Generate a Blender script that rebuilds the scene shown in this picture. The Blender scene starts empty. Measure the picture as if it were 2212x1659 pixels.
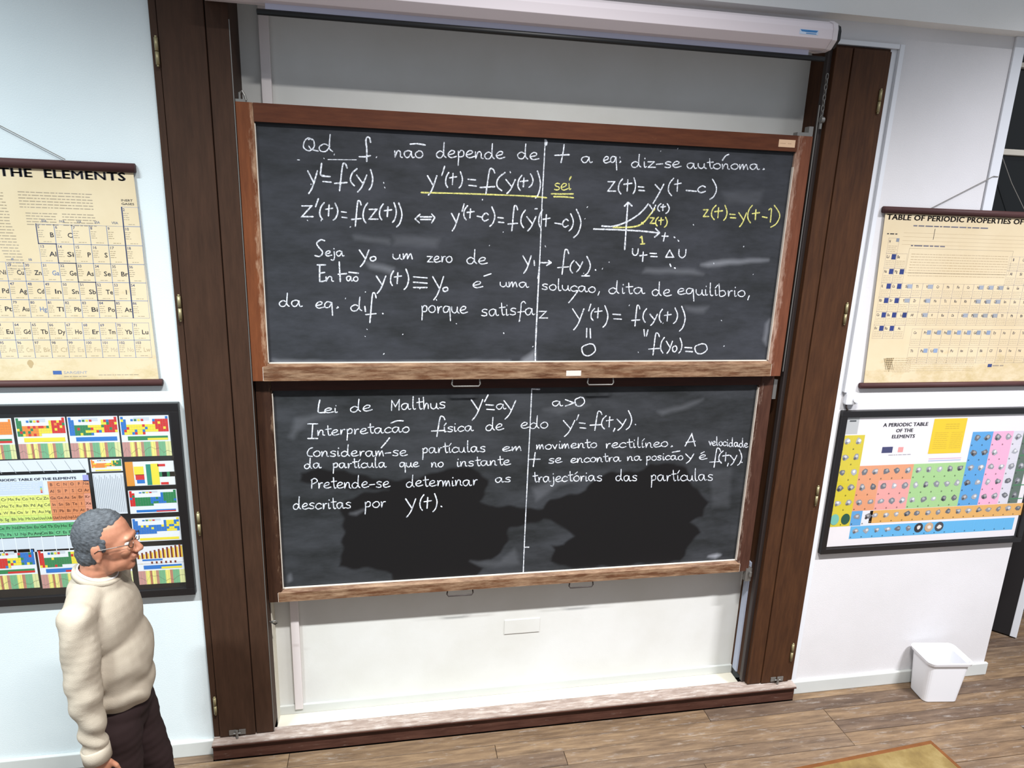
import bpy, bmesh, math, random, unicodedata
import numpy as np
from mathutils import Vector, Matrix
random.seed(7)
SC = bpy.context.scene
COL = SC.collection

# ------------------------------------------------------------------ camera, light, exposure
YAW, PITCH, ROLL, FPX = math.radians(10.6634), math.radians(14.3491), math.radians(2.0250), 1448.3
CAM = np.array([0.0, -3.5, 3.11])
def axes():
    cy, sy, cp, sp, cr, sr = math.cos(YAW), math.sin(YAW), math.cos(PITCH), math.sin(PITCH), math.cos(ROLL), math.sin(ROLL)
    f = np.array([sy*cp, cy*cp, -sp]); r = np.array([cy, -sy, 0.0]); u = np.cross(r, f)
    return cr*r+sr*u, -sr*r+cr*u, f
RX, UX, FX = axes()
cd = bpy.data.cameras.new('camera'); cam = bpy.data.objects.new('camera', cd); COL.objects.link(cam)
cd.sensor_fit = 'HORIZONTAL'; cd.sensor_width = 36.0; cd.lens = FPX/2212*36.0; cd.clip_start = 0.05
cam.matrix_world = Matrix(((RX[0], UX[0], -FX[0], CAM[0]), (RX[1], UX[1], -FX[1], CAM[1]), (RX[2], UX[2], -FX[2], CAM[2]), (0, 0, 0, 1)))
SC.camera = cam
w = bpy.data.worlds.new('world'); SC.world = w; w.use_nodes = True
bg = w.node_tree.nodes['Background']; bg.inputs[0].default_value = (0.80, 0.86, 0.95, 1); bg.inputs[1].default_value = 0.48
def area(name, x, y, z, sx, sy, power, color, spread, tx, ty, tz):
    d = bpy.data.lights.new(name, 'AREA'); d.shape = 'RECTANGLE'; d.size = sx; d.size_y = sy
    d.energy = power; d.color = color; d.spread = math.radians(spread)
    o = bpy.data.objects.new(name, d); COL.objects.link(o); o.location = (x, y, z)
    o.rotation_euler = (Vector((tx, ty, tz))-Vector((x, y, z))).to_track_quat('-Z', 'Y').to_euler()
    return o
for i, (x, p, c) in enumerate(((-2.6, 175, (0.86, 0.96, 1.0)), (0.7, 160, (1.0, 0.99, 0.98)), (4.2, 175, (0.95, 0.95, 1.0)))):
    area('ceiling_lamp_light', x, -2.95, 5.94, 1.2, 0.14, p, c, 90, x, -1.3, 0.0)
SC.view_settings.view_transform = 'Standard'; SC.view_settings.look = 'None'
SC.view_settings.exposure = 0.0; SC.view_settings.gamma = 1.0; SC.view_settings.use_curve_mapping = False

# ------------------------------------------------------------------ measuring
def onY(px, py, y=0.0):
    d = FX*FPX+RX*(px-1106)-UX*(py-829.5); s = (y-CAM[1])/d[1]; P = CAM+s*d
    return float(P[0]), float(P[2])
def srgb(*c):
    return tuple((v/255/12.92 if v/255 <= 0.04045 else ((v/255+0.055)/1.055)**2.4) for v in c)

# ------------------------------------------------------------------ materials
def mat(name, color, rough=0.6, metal=0.0, spec=0.5):
    m = bpy.data.materials.new(name); m.use_nodes = True
    b = m.node_tree.nodes['Principled BSDF']
    b.inputs['Base Color'].default_value = (*srgb(*color), 1); b.inputs['Roughness'].default_value = rough
    b.inputs['Metallic'].default_value = metal; b.inputs['Specular IOR Level'].default_value = spec
    return m
def nodes(m): return m.node_tree.nodes, m.node_tree.links, m.node_tree.nodes['Principled BSDF']
def coords(m, scale, rnd=False, obj=True):
    N, L, b = nodes(m); tc = N.new('ShaderNodeTexCoord'); mp = N.new('ShaderNodeMapping')
    mp.inputs['Scale'].default_value = scale; L.new(tc.outputs['Object'], mp.inputs['Vector'])
    if rnd:
        oi = N.new('ShaderNodeObjectInfo'); ml = N.new('ShaderNodeMath'); ml.operation = 'MULTIPLY'; ml.inputs[1].default_value = 40
        L.new(oi.outputs['Random'], ml.inputs[0]); L.new(ml.outputs[0], mp.inputs['Location'])
    return mp.outputs[0]
def noise(m, vec, scale, detail=5, rough=0.6):
    N, L, b = nodes(m); n = N.new('ShaderNodeTexNoise'); n.inputs['Scale'].default_value = scale
    n.inputs['Detail'].default_value = detail; n.inputs['Roughness'].default_value = rough
    if vec is not None: L.new(vec, n.inputs['Vector'])
    return n.outputs['Fac']
def ramp(m, fac, stops):
    N, L, b = nodes(m); r = N.new('ShaderNodeValToRGB')
    while len(r.color_ramp.elements) < len(stops): r.color_ramp.elements.new(0.5)
    for e, (p, c) in zip(r.color_ramp.elements, stops): e.position = p; e.color = (*srgb(*c), 1)
    L.new(fac, r.inputs[0]); return r.outputs[0]
def mix(m, fac, a, c):
    N, L, b = nodes(m); x = N.new('ShaderNodeMix'); x.data_type = 'RGBA'
    for s, v in ((0, fac), (6, a), (7, c)):
        if isinstance(v, (int, float)): x.inputs[s].default_value = v
        elif isinstance(v, tuple): x.inputs[s].default_value = (*srgb(*v), 1)
        else: L.new(v, x.inputs[s])
    return x.outputs[2]
def bump(m, fac, strength, dist=0.01):
    N, L, b = nodes(m); bp = N.new('ShaderNodeBump'); bp.inputs['Strength'].default_value = strength; bp.inputs['Distance'].default_value = dist
    L.new(fac, bp.inputs['Height']); L.new(bp.outputs[0], b.inputs['Normal'])
def base(m, col): N, L, b = nodes(m); L.new(col, b.inputs['Base Color'])

def plaster(name, c1, c2, grain=180, bs=0.25):
    m = mat(name, c1, 0.85, spec=0.2); v = coords(m, (1, 1, 1))
    base(m, ramp(m, noise(m, v, 1.7, 4), [(0.3, c1), (0.7, c2)])); bump(m, noise(m, v, grain, 3), bs, 0.004); return m
WALL_L = plaster('wall_plaster_cool_light', (205, 214, 216), (212, 220, 221))  # left plaster tinted bluish to carry the cooler light on this side
WALL_R = plaster('wall_plaster_warm_light', (206, 204, 204), (213, 211, 212))  # same white plaster, tinted warmer for the light on the right
WALL_B = plaster('recess_paint', (201, 200, 194), (211, 211, 208), 60, 0.1)
BASE_M = plaster('baseboard_paint', (188, 190, 186), (198, 200, 196), 40, 0.05)
LEDGE_M = plaster('ledge_paint', (206, 200, 182), (216, 212, 200), 40, 0.05)
BEAM_M = plaster('beam_paint', (222, 221, 217), (228, 227, 224))
TRIMW = mat('white_gloss_paint', (214, 216, 220), 0.4)
def wood(name, c1, c2, sc=(3, 3, 0.35), fine=14, rough=0.55, wear=None, rnd=True, wsc=(4, 4, 1.2), band=None, axis=2):
    m = mat(name, c1, rough, spec=0.18); v = coords(m, sc, rnd); n = noise(m, v, fine, 7, 0.65)
    c = ramp(m, n, [(0.3, c1), (0.7, c2)])
    if wear:
        N, L, b = nodes(m); wc, lo, hi = wear; v2 = coords(m, wsc, rnd); f = noise(m, v2, 9, 8, 0.72)
        if band:
            tc = N.new('ShaderNodeTexCoord'); sx = N.new('ShaderNodeSeparateXYZ'); L.new(tc.outputs['Object'], sx.inputs[0])
            mr = N.new('ShaderNodeMapRange'); L.new(sx.outputs[axis], mr.inputs[0])
            mr.inputs[1].default_value, mr.inputs[2].default_value, mr.inputs[3].default_value, mr.inputs[4].default_value = band
            ad = N.new('ShaderNodeMath'); ad.operation = 'ADD'; L.new(f, ad.inputs[0]); L.new(mr.outputs[0], ad.inputs[1]); f = ad.outputs[0]
        r = N.new('ShaderNodeMapRange'); r.inputs[1].default_value = lo; r.inputs[2].default_value = hi; L.new(f, r.inputs[0])
        c = mix(m, r.outputs[0], c, wc)
    base(m, c); bump(m, n, 0.08, 0.003); return m
POST = wood('dark_stained_wood', (52, 35, 25), (66, 45, 33), rough=0.6)
POST_R = wood('reddish_dark_wood', (56, 34, 21), (76, 48, 29), rough=0.6)
RAIL_T = wood('board_rail_wood', (72, 37, 23), (92, 51, 31), sc=(0.4, 3, 3), wear=((140, 100, 74), 0.66, 0.95), wsc=(1.2, 4, 4), rnd=False)
RAIL_B = wood('worn_bottom_rail_wood', (76, 48, 32), (104, 70, 48), sc=(0.4, 3, 4), wear=((172, 144, 116), 0.40, 0.80), wsc=(0.7, 5, 5), rnd=False)
RAIL_D = wood('shaded_top_rail_wood', (44, 22, 17), (58, 30, 22), sc=(0.4, 3, 3), rnd=False)  # dark wood tone that takes in the shade of the upper board
STILE_L = wood('worn_left_stile_wood', (92, 50, 28), (116, 66, 38), rnd=False, wear=((190, 160, 132), 0.5, 0.85), wsc=(5, 5, 1.0), band=(0.02, 0.085, -0.25, 0.22), axis=0)
STILE_R = wood('worn_right_stile_wood', (92, 52, 36), (114, 68, 48), rnd=False, wear=((184, 156, 138), 0.5, 0.85), wsc=(5, 5, 1.0), band=(-0.085, -0.02, 0.22, -0.25), axis=0)
STILE_DL = wood('dark_left_stile_wood', (46, 28, 20), (66, 43, 30), rnd=False, wear=((170, 142, 116), 0.55, 0.9), wsc=(5, 5, 1.0), band=(0.02, 0.085, -0.25, 0.12), axis=0)
STILE_DR = wood('dark_right_stile_wood', (58, 35, 27), (80, 52, 41), rnd=False, wear=((180, 156, 140), 0.55, 0.9), wsc=(5, 5, 1.0), band=(-0.085, -0.02, 0.12, -0.25), axis=0)
SILL = wood('dusty_sill_wood', (56, 32, 25), (82, 54, 44), sc=(0.4, 3, 3), wear=((150, 136, 126), 0.6, 0.9), wsc=(0.9, 5, 5), rnd=False)
SILLT = wood('dusty_sill_top_wood', (120, 102, 92), (168, 154, 144), sc=(0.5, 3, 3), wear=((205, 198, 192), 0.5, 0.8), wsc=(1.2, 6, 6), rnd=False)
CHALKDUST = mat('chalk_dust', (214, 204, 192), 0.95)
BRASS = mat('aged_brass', (150, 140, 105), 0.45, 0.5)
STEEL = mat('dull_steel', (128, 126, 122), 0.45, 0.6)
DARKSTEEL = mat('dark_painted_steel', (58, 50, 48), 0.45, 0.3)
BLACKM = mat('black_satin', (16, 17, 18), 0.5)
BLACKF = mat('black_frame_paint', (24, 22, 23), 0.38)
RODM = wood('chart_rod_wood', (66, 42, 42), (78, 52, 50), sc=(0.4, 3, 3), rnd=False)
SCREENCASE = mat('white_enamel_case', (214, 204, 208), 0.45)
FABRIC = mat('white_screen_fabric', (196, 196, 214), 0.8)
PLASTIC = mat('white_plastic', (228, 230, 234), 0.4)
CORD = mat('grey_cord', (120, 116, 110), 0.8)
GLASSN = mat('night_window_glass', (8, 10, 10), 0.08)
DARKDOOR_SHADE = mat('dark_door_and_passage_shade', (22, 20, 22), 0.6)  # door paint; on the passage walls it stands in for darkness
def glass_mat():
    m = bpy.data.materials.new('picture_glass'); m.use_nodes = True; N, L = m.node_tree.nodes, m.node_tree.links; N.clear()
    o = N.new('ShaderNodeOutputMaterial'); x = N.new('ShaderNodeMixShader'); t = N.new('ShaderNodeBsdfTransparent'); g = N.new('ShaderNodeBsdfGlossy')
    g.inputs['Roughness'].default_value = 0.06; x.inputs[0].default_value = 0.05
    L.new(t.outputs[0], x.inputs[1]); L.new(g.outputs[0], x.inputs[2]); L.new(x.outputs[0], o.inputs[0]); return m
GLASS = glass_mat()
def print_mat(name, rough=0.6, stain=None):
    m = mat(name, (255, 255, 255), rough, spec=0.3); N, L, b = nodes(m)
    a = N.new('ShaderNodeVertexColor'); a.layer_name = 'Col'; c = a.outputs[0]
    if stain:
        f = noise(m, coords(m, (1, 1, 1)), 3.0, 6); r = N.new('ShaderNodeMapRange'); r.inputs[1].default_value = 0.42; r.inputs[2].default_value = 0.75
        L.new(f, r.inputs[0]); x = N.new('ShaderNodeMix'); x.data_type = 'RGBA'; x.blend_type = 'MULTIPLY'
        L.new(r.outputs[0], x.inputs[0]); L.new(c, x.inputs[6]); x.inputs[7].default_value = (*srgb(*stain), 1); c = x.outputs[2]
    L.new(c, b.inputs['Base Color']); return m
INK = print_mat('printed_ink'); INK_OLD = print_mat('aged_printed_ink', 0.7, (232, 214, 176))
def chalk_mat(name, c, dark):
    m = mat(name, c, 0.95, spec=0.1); f = noise(m, coords(m, (1, 1, 1)), 95, 4, 0.7)
    base(m, ramp(m, f, [(0.36, dark), (0.56, c)])); return m
CHALK = chalk_mat('white_chalk', (222, 226, 234), (132, 136, 142))
YCHALK = chalk_mat('yellow_chalk', (216, 212, 128), (140, 138, 84))
def board_mat(name, lo, hi, wiped):
    m = mat(name, lo, 0.7, spec=0.2); N, L, b = nodes(m)
    v = coords(m, (1.0, 1, 2.6)); n1 = noise(m, v, 2.2, 7, 0.62); v2 = coords(m, (1, 1, 3.5)); n2 = noise(m, v2, 9, 6, 0.65)
    ad = N.new('ShaderNodeMath'); ad.operation = 'ADD'; ml = N.new('ShaderNodeMath'); ml.operation = 'MULTIPLY'; ml.inputs[1].default_value = 0.35
    L.new(n2, ml.inputs[0]); L.new(n1, ad.inputs[0]); L.new(ml.outputs[0], ad.inputs[1])
    c = ramp(m, ad.outputs[0], [(0.50, lo), (0.84, hi)])
    at = N.new('ShaderNodeAttribute'); at.attribute_name = 'wiped'; c = mix(m, at.outputs['Fac'], c, wiped)
    at2 = N.new('ShaderNodeAttribute'); at2.attribute_name = 'smear'; c = mix(m, at2.outputs['Fac'], c, (165, 168, 176))
    base(m, c); return m
BOARD_U = board_mat('upper_slate', (38, 40, 42), (58, 60, 66), (34, 35, 38))
BOARD_L = board_mat('lower_slate', (34, 36, 37), (56, 58, 62), (18, 17, 18))

# ------------------------------------------------------------------ building helpers
def link(name, me, m=None, parent=None):
    o = bpy.data.objects.new(name, me); COL.objects.link(o)
    if m is not None:
        for x in (m if isinstance(m, (list, tuple)) else [m]): me.materials.append(x)
    if parent is not None: o.parent = parent; o.location = -Vector(parent.location)
    return o
def tag(o, label=None, cat=None, group=None, kind=None):
    for k, v in (('label', label), ('category', cat), ('group', group), ('kind', kind)):
        if v: o[k] = v
    return o
def empty(name, loc, label, cat, group=None):
    o = bpy.data.objects.new(name, None); COL.objects.link(o); o.location = loc; o.empty_display_size = 0.05
    return tag(o, label, cat, group)
def pydata(verts, faces, smooth=False):
    me = bpy.data.meshes.new('m'); me.from_pydata([tuple(v) for v in verts], [], faces); me.update()
    if smooth: me.polygons.foreach_set('use_smooth', [True]*len(me.polygons))
    return me
class MB:
    def __init__(s): s.v = []; s.f = []
    def box(s, x0, x1, y0, y1, z0, z1):
        n = len(s.v); s.v += [(x, y, z) for x in (x0, x1) for y in (y0, y1) for z in (z0, z1)]
        s.f += [tuple(n+i for i in q) for q in ((0, 1, 3, 2), (4, 6, 7, 5), (0, 4, 5, 1), (2, 3, 7, 6), (0, 2, 6, 4), (1, 5, 7, 3))]; return s
    def prism(s, pts, a, b, axis='x'):
        n = len(s.v); k = len(pts)
        for t in (a, b):
            for p, q in pts: s.v.append({'x': (t, p, q), 'y': (p, t, q), 'z': (p, q, t)}[axis])
        s.f += [tuple(n+i for i in range(k)), tuple(n+k+i for i in reversed(range(k)))]
        s.f += [(n+i, n+(i+1) % k, n+k+(i+1) % k, n+k+i)[::-1] for i in range(k)]; return s
    def tube(s, pts, r, seg=8, r1=None):
        pts = [Vector(p) for p in pts]; n0 = len(s.v); K = len(pts)
        for i, p in enumerate(pts):
            t = (pts[min(i+1, K-1)]-pts[max(i-1, 0)]).normalized()
            a = t.orthogonal().normalized() if i == 0 else (a-t*a.dot(t)).normalized()
            bb = t.cross(a); rr = r if r1 is None else r+(r1-r)*i/(K-1)
            for j in range(seg):
                an = 2*math.pi*j/seg; s.v.append(tuple(p+a*math.cos(an)*rr+bb*math.sin(an)*rr))
        for i in range(K-1):
            for j in range(seg):
                s.f.append((n0+i*seg+j, n0+i*seg+(j+1) % seg, n0+(i+1)*seg+(j+1) % seg, n0+(i+1)*seg+j))
        s.f.append(tuple(n0+j for j in reversed(range(seg)))); s.f.append(tuple(n0+(K-1)*seg+j for j in range(seg))); return s
    def build(s, name, m, parent=None, bevel=0.0, smooth=False, origin=None):
        vs = s.v if origin is None else [(v[0]-origin[0], v[1]-origin[1], v[2]-origin[2]) for v in s.v]
        me = pydata(vs, s.f, smooth); bm = bmesh.new(); bm.from_mesh(me); bmesh.ops.recalc_face_normals(bm, faces=bm.faces)
        if bevel: bmesh.ops.bevel(bm, geom=bm.edges[:], offset=bevel, segments=2, affect='EDGES', profile=0.6)
        bm.to_mesh(me); bm.free(); o = link(name, me, m, parent)
        if origin is not None: o.location = Vector(origin)-(Vector(parent.location) if parent else Vector((0, 0, 0)))
        return o
def struct(name, mb, m, parent=None, **k):
    o = mb.build(name, m, parent, **k)
    if parent is None: o['kind'] = 'structure'
    return o

# ------------------------------------------------------------------ the setting
YB = 0.19                                   # back of the blackboard recess
XL0, XL1, XR0, XR1 = -1.02, -0.69, 2.315, 2.645
struct('wall_left', MB().box(-3.4, XL0, 0, 0.12, 0, 4.15), WALL_L)
wr = MB().box(XR1, 3.47, 0, 0.12, 0, 4.15).box(3.47, 4.19, 0, 0.12, 0, 2.62).box(4.19, 5.6, 0, 0.12, 2.2, 2.62).box(5.25, 5.6, 0, 0.12, 0, 2.2).box(5.35, 5.6, 0, 0.12, 2.62, 4.15)
struct('wall_right', wr, WALL_R)
struct('wall_header', MB().box(XL0, XR1, 0, 0.12, 4.045, 4.15), WALL_R)
struct('wall_back', MB().box(XL0, XR1, YB, YB+0.1, 0, 4.15), WALL_B)
struct('trim_1', MB().box(-3.4, 5.6, -0.10, 0.12, 4.14, 5.2), BEAM_M)
struct('trim_2', MB().box(3.405, 3.47, -0.014, 0.0, 2.62, 4.14), TRIMW, bevel=0.004)
fl = struct('floor', MB().box(-3.4, 5.6, -4.2, 0.9, -0.12, -0.018), mat('subfloor', (40, 32, 26), 0.9))
struct('baseboard_left', MB().box(-3.4, XL0-0.004, -0.022, 0, 0, 0.095), BASE_M, bevel=0.005)
struct('baseboard_right', MB().box(XR1+0.004, 4.205, -0.022, 0, 0, 0.095), BASE_M, bevel=0.005)
struct('baseboard_back', MB().box(XL1, XR0, YB-0.016, YB, 0.06, 0.122), BASE_M, bevel=0.004)
# white moulding that wraps the right post
t3 = struct('trim_3', MB().box(XR1, 2.685, -0.010, 0.0, 0.097, 4.019), TRIMW)
struct('trim_4', MB().box(2.686, 2.714, -0.030, 0.0, 2.13, 4.044), TRIMW, bevel=0.004)
struct('trim_5', MB().box(XR0, 2.685, -0.028, 0.0, 4.020, 4.044), TRIMW, bevel=0.004)
# passage past the right-hand wall, its darkness put into the wall colour
struct('wall_passage', MB().box(4.0, 5.6, 0.88, 0.98, 0, 2.62).box(4.15, 4.19, 0.12, 0.9, 0, 2.2).box(5.25, 5.29, 0.12, 0.9, 0, 2.2), DARKDOOR_SHADE)
struct('ceiling_passage', MB().box(4.19, 5.25, 0.12, 0.9, 2.2, 2.24), DARKDOOR_SHADE)
d = bpy.data.objects.new('door_1', None); COL.objects.link(d); d.location = (4.80, 0.36, 0.0); d['kind'] = 'structure'
o = MB().box(-0.45, 0.0, -0.02, 0.02, 0.012, 2.08).build('door_leaf', DARKDOOR_SHADE, d, bevel=0.004); o.location = (0, 0, 0); o.rotation_euler = (0, 0, math.radians(-48)); o['label'] = 'dark door leaf'
o = MB().box(0.0, 0.045, -0.024, 0.024, 0.012, 2.08).build('door_edge_strip', TRIMW, d, bevel=0.004); o.location = (0, 0, 0); o.rotation_euler = (0, 0, math.radians(-48)); o['label'] = 'white edge strip'
# window high in the right-hand wall
wd = bpy.data.objects.new('window_1', None); COL.objects.link(wd); wd.location = (3.47, 0.03, 2.62); wd['kind'] = 'structure'
WFR = mat('window_frame_paint', (176, 170, 158), 0.5)
MB().box(3.47, 5.35, 0.05, 0.06, 2.62, 3.53).build('pane', GLASSN, wd)
MB().box(3.47, 5.35, 0.05, 0.06, 3.56, 3.995).build('pane', GLASSN, wd)
MB().box(3.47, 5.35, 0.05, 0.06, 4.02, 4.15).build('pane', GLASSN, wd)
MB().box(3.47, 5.35, 0.015, 0.06, 3.53, 3.562).build('transom_bar', WFR, wd, bevel=0.003)
MB().box(3.47, 5.35, 0.015, 0.06, 3.995, 4.02).build('transom_bar', WFR, wd, bevel=0.003)
# floorboards, one object each
def plank_mat():
    m = mat('worn_floorboards', (130, 110, 90), 0.55, spec=0.3); N, L, b = nodes(m)
    v = coords(m, (0.6, 5, 5), True); n = noise(m, v, 6, 8, 0.66)
    c = ramp(m, n, [(0.28, (92, 80, 70)), (0.5, (128, 113, 98)), (0.72, (158, 142, 122))])
    oi = N.new('ShaderNodeObjectInfo')
    c2 = ramp(m, oi.outputs['Random'], [(0.0, (176, 164, 158)), (0.35, (206, 194, 182)), (0.7, (228, 212, 190)), (1.0, (192, 176, 160))])
    x = N.new('ShaderNodeMix'); x.data_type = 'RGBA'; x.blend_type = 'MULTIPLY'; x.inputs[0].default_value = 1.0; L.new(c, x.inputs[6]); L.new(c2, x.inputs[7])
    f = noise(m, coords(m, (1.5, 7, 5), True), 5, 8, 0.75); r = N.new('ShaderNodeMapRange'); r.inputs[1].default_value = 0.55; r.inputs[2].default_value = 0.8; L.new(f, r.inputs[0])
    base(m, mix(m, r.outputs[0], x.outputs[2], (150, 143, 136))); bump(m, n, 0.15, 0.004); return m
PLANK = plank_mat(); PCACHE = {}
def plank(x0, x1, y0, y1):
    key = (round(x1-x0, 2), round(y1-y0, 3))
    if key not in PCACHE:
        mb = MB().box(0, key[0]-0.003, 0, key[1]-0.0035, -0.02, 0); me = pydata(mb.v, mb.f)
        bm = bmesh.new(); bm.from_mesh(me); bmesh.ops.recalc_face_normals(bm, faces=bm.faces)
        top = [e for e in bm.edges if all(v.co.z > -0.001 for v in e.verts)]
        bmesh.ops.bevel(bm, geom=top, offset=0.0015, segments=1, affect='EDGES'); bm.to_mesh(me); bm.free(); me.materials.append(PLANK); PCACHE[key] = me
    o = bpy.data.objects.new('floorboard', PCACHE[key]); COL.objects.link(o); o.parent = fl
    o.location = (x0, y0, random.uniform(-0.0012, 0.0006))
rows = []; y = -0.07
while y > -3.3: rows.append((y-0.105, y)); y -= 0.105
for (y0, y1) in rows:
    x = -3.4-random.choice((0, 0.4, 0.8, 1.2))
    while x < 5.6:
        Ln = random.choice((1.8, 2.2, 2.6)); a, b_ = max(x, -3.4), min(x+Ln, 5.6)
        if b_-a > 0.1: plank(a, b_, y0, y1)
        x += Ln
plank(-3.4, XL0, -0.07, 0.0); plank(XR1, 4.19, -0.07, 0.0)
y = -0.07
while y < 0.86: plank(4.19, 5.25, y, min(y+0.105, 0.88)); y += 0.105

# ------------------------------------------------------------------ posts, sill, ledge
def post(x0, x1, m, hx, zs, label, grooves, flip):
    t = empty('wooden_post', ((x0+x1)/2, 0, 0.12), label, 'post')
    MB().box(x0, x1, -0.012, YB, 0.118, 4.044 if not flip else 4.018).build('post_body', m, t)
    zt = 4.04 if not flip else 4.005
    g0, g1 = grooves
    MB().box(g0, g1, -0.034, -0.012, 0.122, zt).build('access_panel', m, t, bevel=0.004)
    a, b_ = (g1+0.004, x1) if not flip else (x0, g0-0.004)
    MB().box(a, b_, -0.03, -0.012, 0.122, zt).build('edge_strip', m, t, bevel=0.005)
    c, e = (x0, g0-0.004) if not flip else (g1+0.004, x1)
    MB().box(c, e, -0.024, -0.012, 0.122, zt).build('hinge_strip', m, t, bevel=0.003)
    for z0, z1 in zs:
        h = MB().tube([(hx, -0.04, z0), (hx, -0.04, (z0+z1)/2-0.002)], 0.0085, 10).tube([(hx, -0.04, (z0+z1)/2+0.002), (hx, -0.04, z1)], 0.0085, 10)
        h.tube([(hx, -0.04, z1), (hx, -0.04, z1+0.008)], 0.0055, 8).tube([(hx, -0.04, z0-0.008), (hx, -0.04, z0)], 0.0055, 8)
        o = h.build('hinge', BRASS, t, smooth=True)
    lx = (g0+g1)/2 + (0.0 if not flip else 0.01)
    l = MB().box(lx-0.045, lx-0.008, -0.040, -0.034, 0.135, 0.165).box(lx+0.008, lx+0.045, -0.040, -0.034, 0.135, 0.165).tube([(lx, -0.05, 0.122), (lx, -0.05, 0.172)], 0.007, 8).tube([(lx-0.02, -0.046, 0.15), (lx+0.02, -0.046, 0.15)], 0.004, 6)
    l.build('bolt_latch', STEEL, t)
    return t
pl = post(XL0, XL1, POST, -0.995, ((3.69, 3.80), (2.55, 2.665), (1.41, 1.53), (0.29, 0.395)), 'dark brown wooden post at the left edge of the blackboards', (-0.985, -0.790), False)
pr_ = post(XR0, XR1, POST_R, 2.604, ((3.70, 3.81), (2.55, 2.665), (1.41, 1.53), (0.29, 0.41)), 'reddish brown wooden post at the right edge of the blackboards', (2.415, 2.612), True)
# guide rail and weights' cable on the inner faces
MB().box(XR0-0.024, XR0-0.001, 0.002, 0.03, 0.125, 4.0).build('guide_rail', DARKSTEEL, pr_)['label'] = 'dark steel guide rail'
MB().box(XR0-0.012, XR0-0.001, 0.10, 0.15, 0.125, 0.95).build('chalky_guide_strip', mat('chalky_steel', (170, 178, 196), 0.8), pr_)
MB().box(XL1+0.0005, XL1+0.004, -0.028, -0.024, 0.125, 3.9).build('guide_rail', STEEL, pl)
MB().tube([(2.272, -0.012, 2.26), (2.272, -0.012, 3.72)], 0.0035, 6).build('steel_cable', STEEL, pr_)
st = empty('wooden_sill', (0.8, -0.03, 0.0), 'dusty dark wooden sill running across the floor under the blackboards', 'sill')
MB().box(XL0, XR1, -0.066, 0.0, 0.0, 0.104).build('front_board', SILL, st, bevel=0.002)
MB().box(XL0, XR1, -0.082, 0.012, 0.104, 0.118).build('top_board', SILLT, st, bevel=0.003)
MB().box(XL0, XR1, -0.086, -0.080, 0.100, 0.108).build('nosing_bead', SILL, st, bevel=0.0015)
le = MB().box(XL1, XR0, 0.012, YB, 0.0, 0.06).build('recess_ledge', LEDGE_M); tag(le, 'cream painted ledge behind the dusty wooden sill at the foot of the recess', 'ledge')
for (a, b_, m_) in ((XL1, XL1+0.004, LEDGE_M),):
    MB().box(a, b_, 0.10, YB, 0.06, 0.90).build('painted_side_lining', m_, pl)['label'] = 'cream painted lining'
# cable trunking on the recess wall
ct = MB().box(-0.595, -0.548, YB-0.028, YB, 0.10, 4.1).build('cable_trunking', mat('trunking_plastic', (214, 206, 204), 0.5), bevel=0.003)
tag(ct, 'white vertical cable trunking on the recess wall at the far left', 'trunking')
cv = MB().box(0.70, 0.93, YB-0.006, YB, 0.50, 0.60).build('cover_plate', WALL_B, bevel=0.002)
tag(cv, 'blank white cover plate on the wall under the lower blackboard', 'cover plate')
hk = MB().tube([(XL1+0.003, 0.03, 0.815), (XL1+0.035, 0.02, 0.80), (XL1+0.05, 0.01, 0.815), (XL1+0.04, 0.0, 0.835), (XL1+0.02, 0.0, 0.832)], 0.004, 8).build('hook', STEEL, smooth=True)
tag(hk, 'small steel hook on the left post just below the lower blackboard', 'hook')

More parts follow.
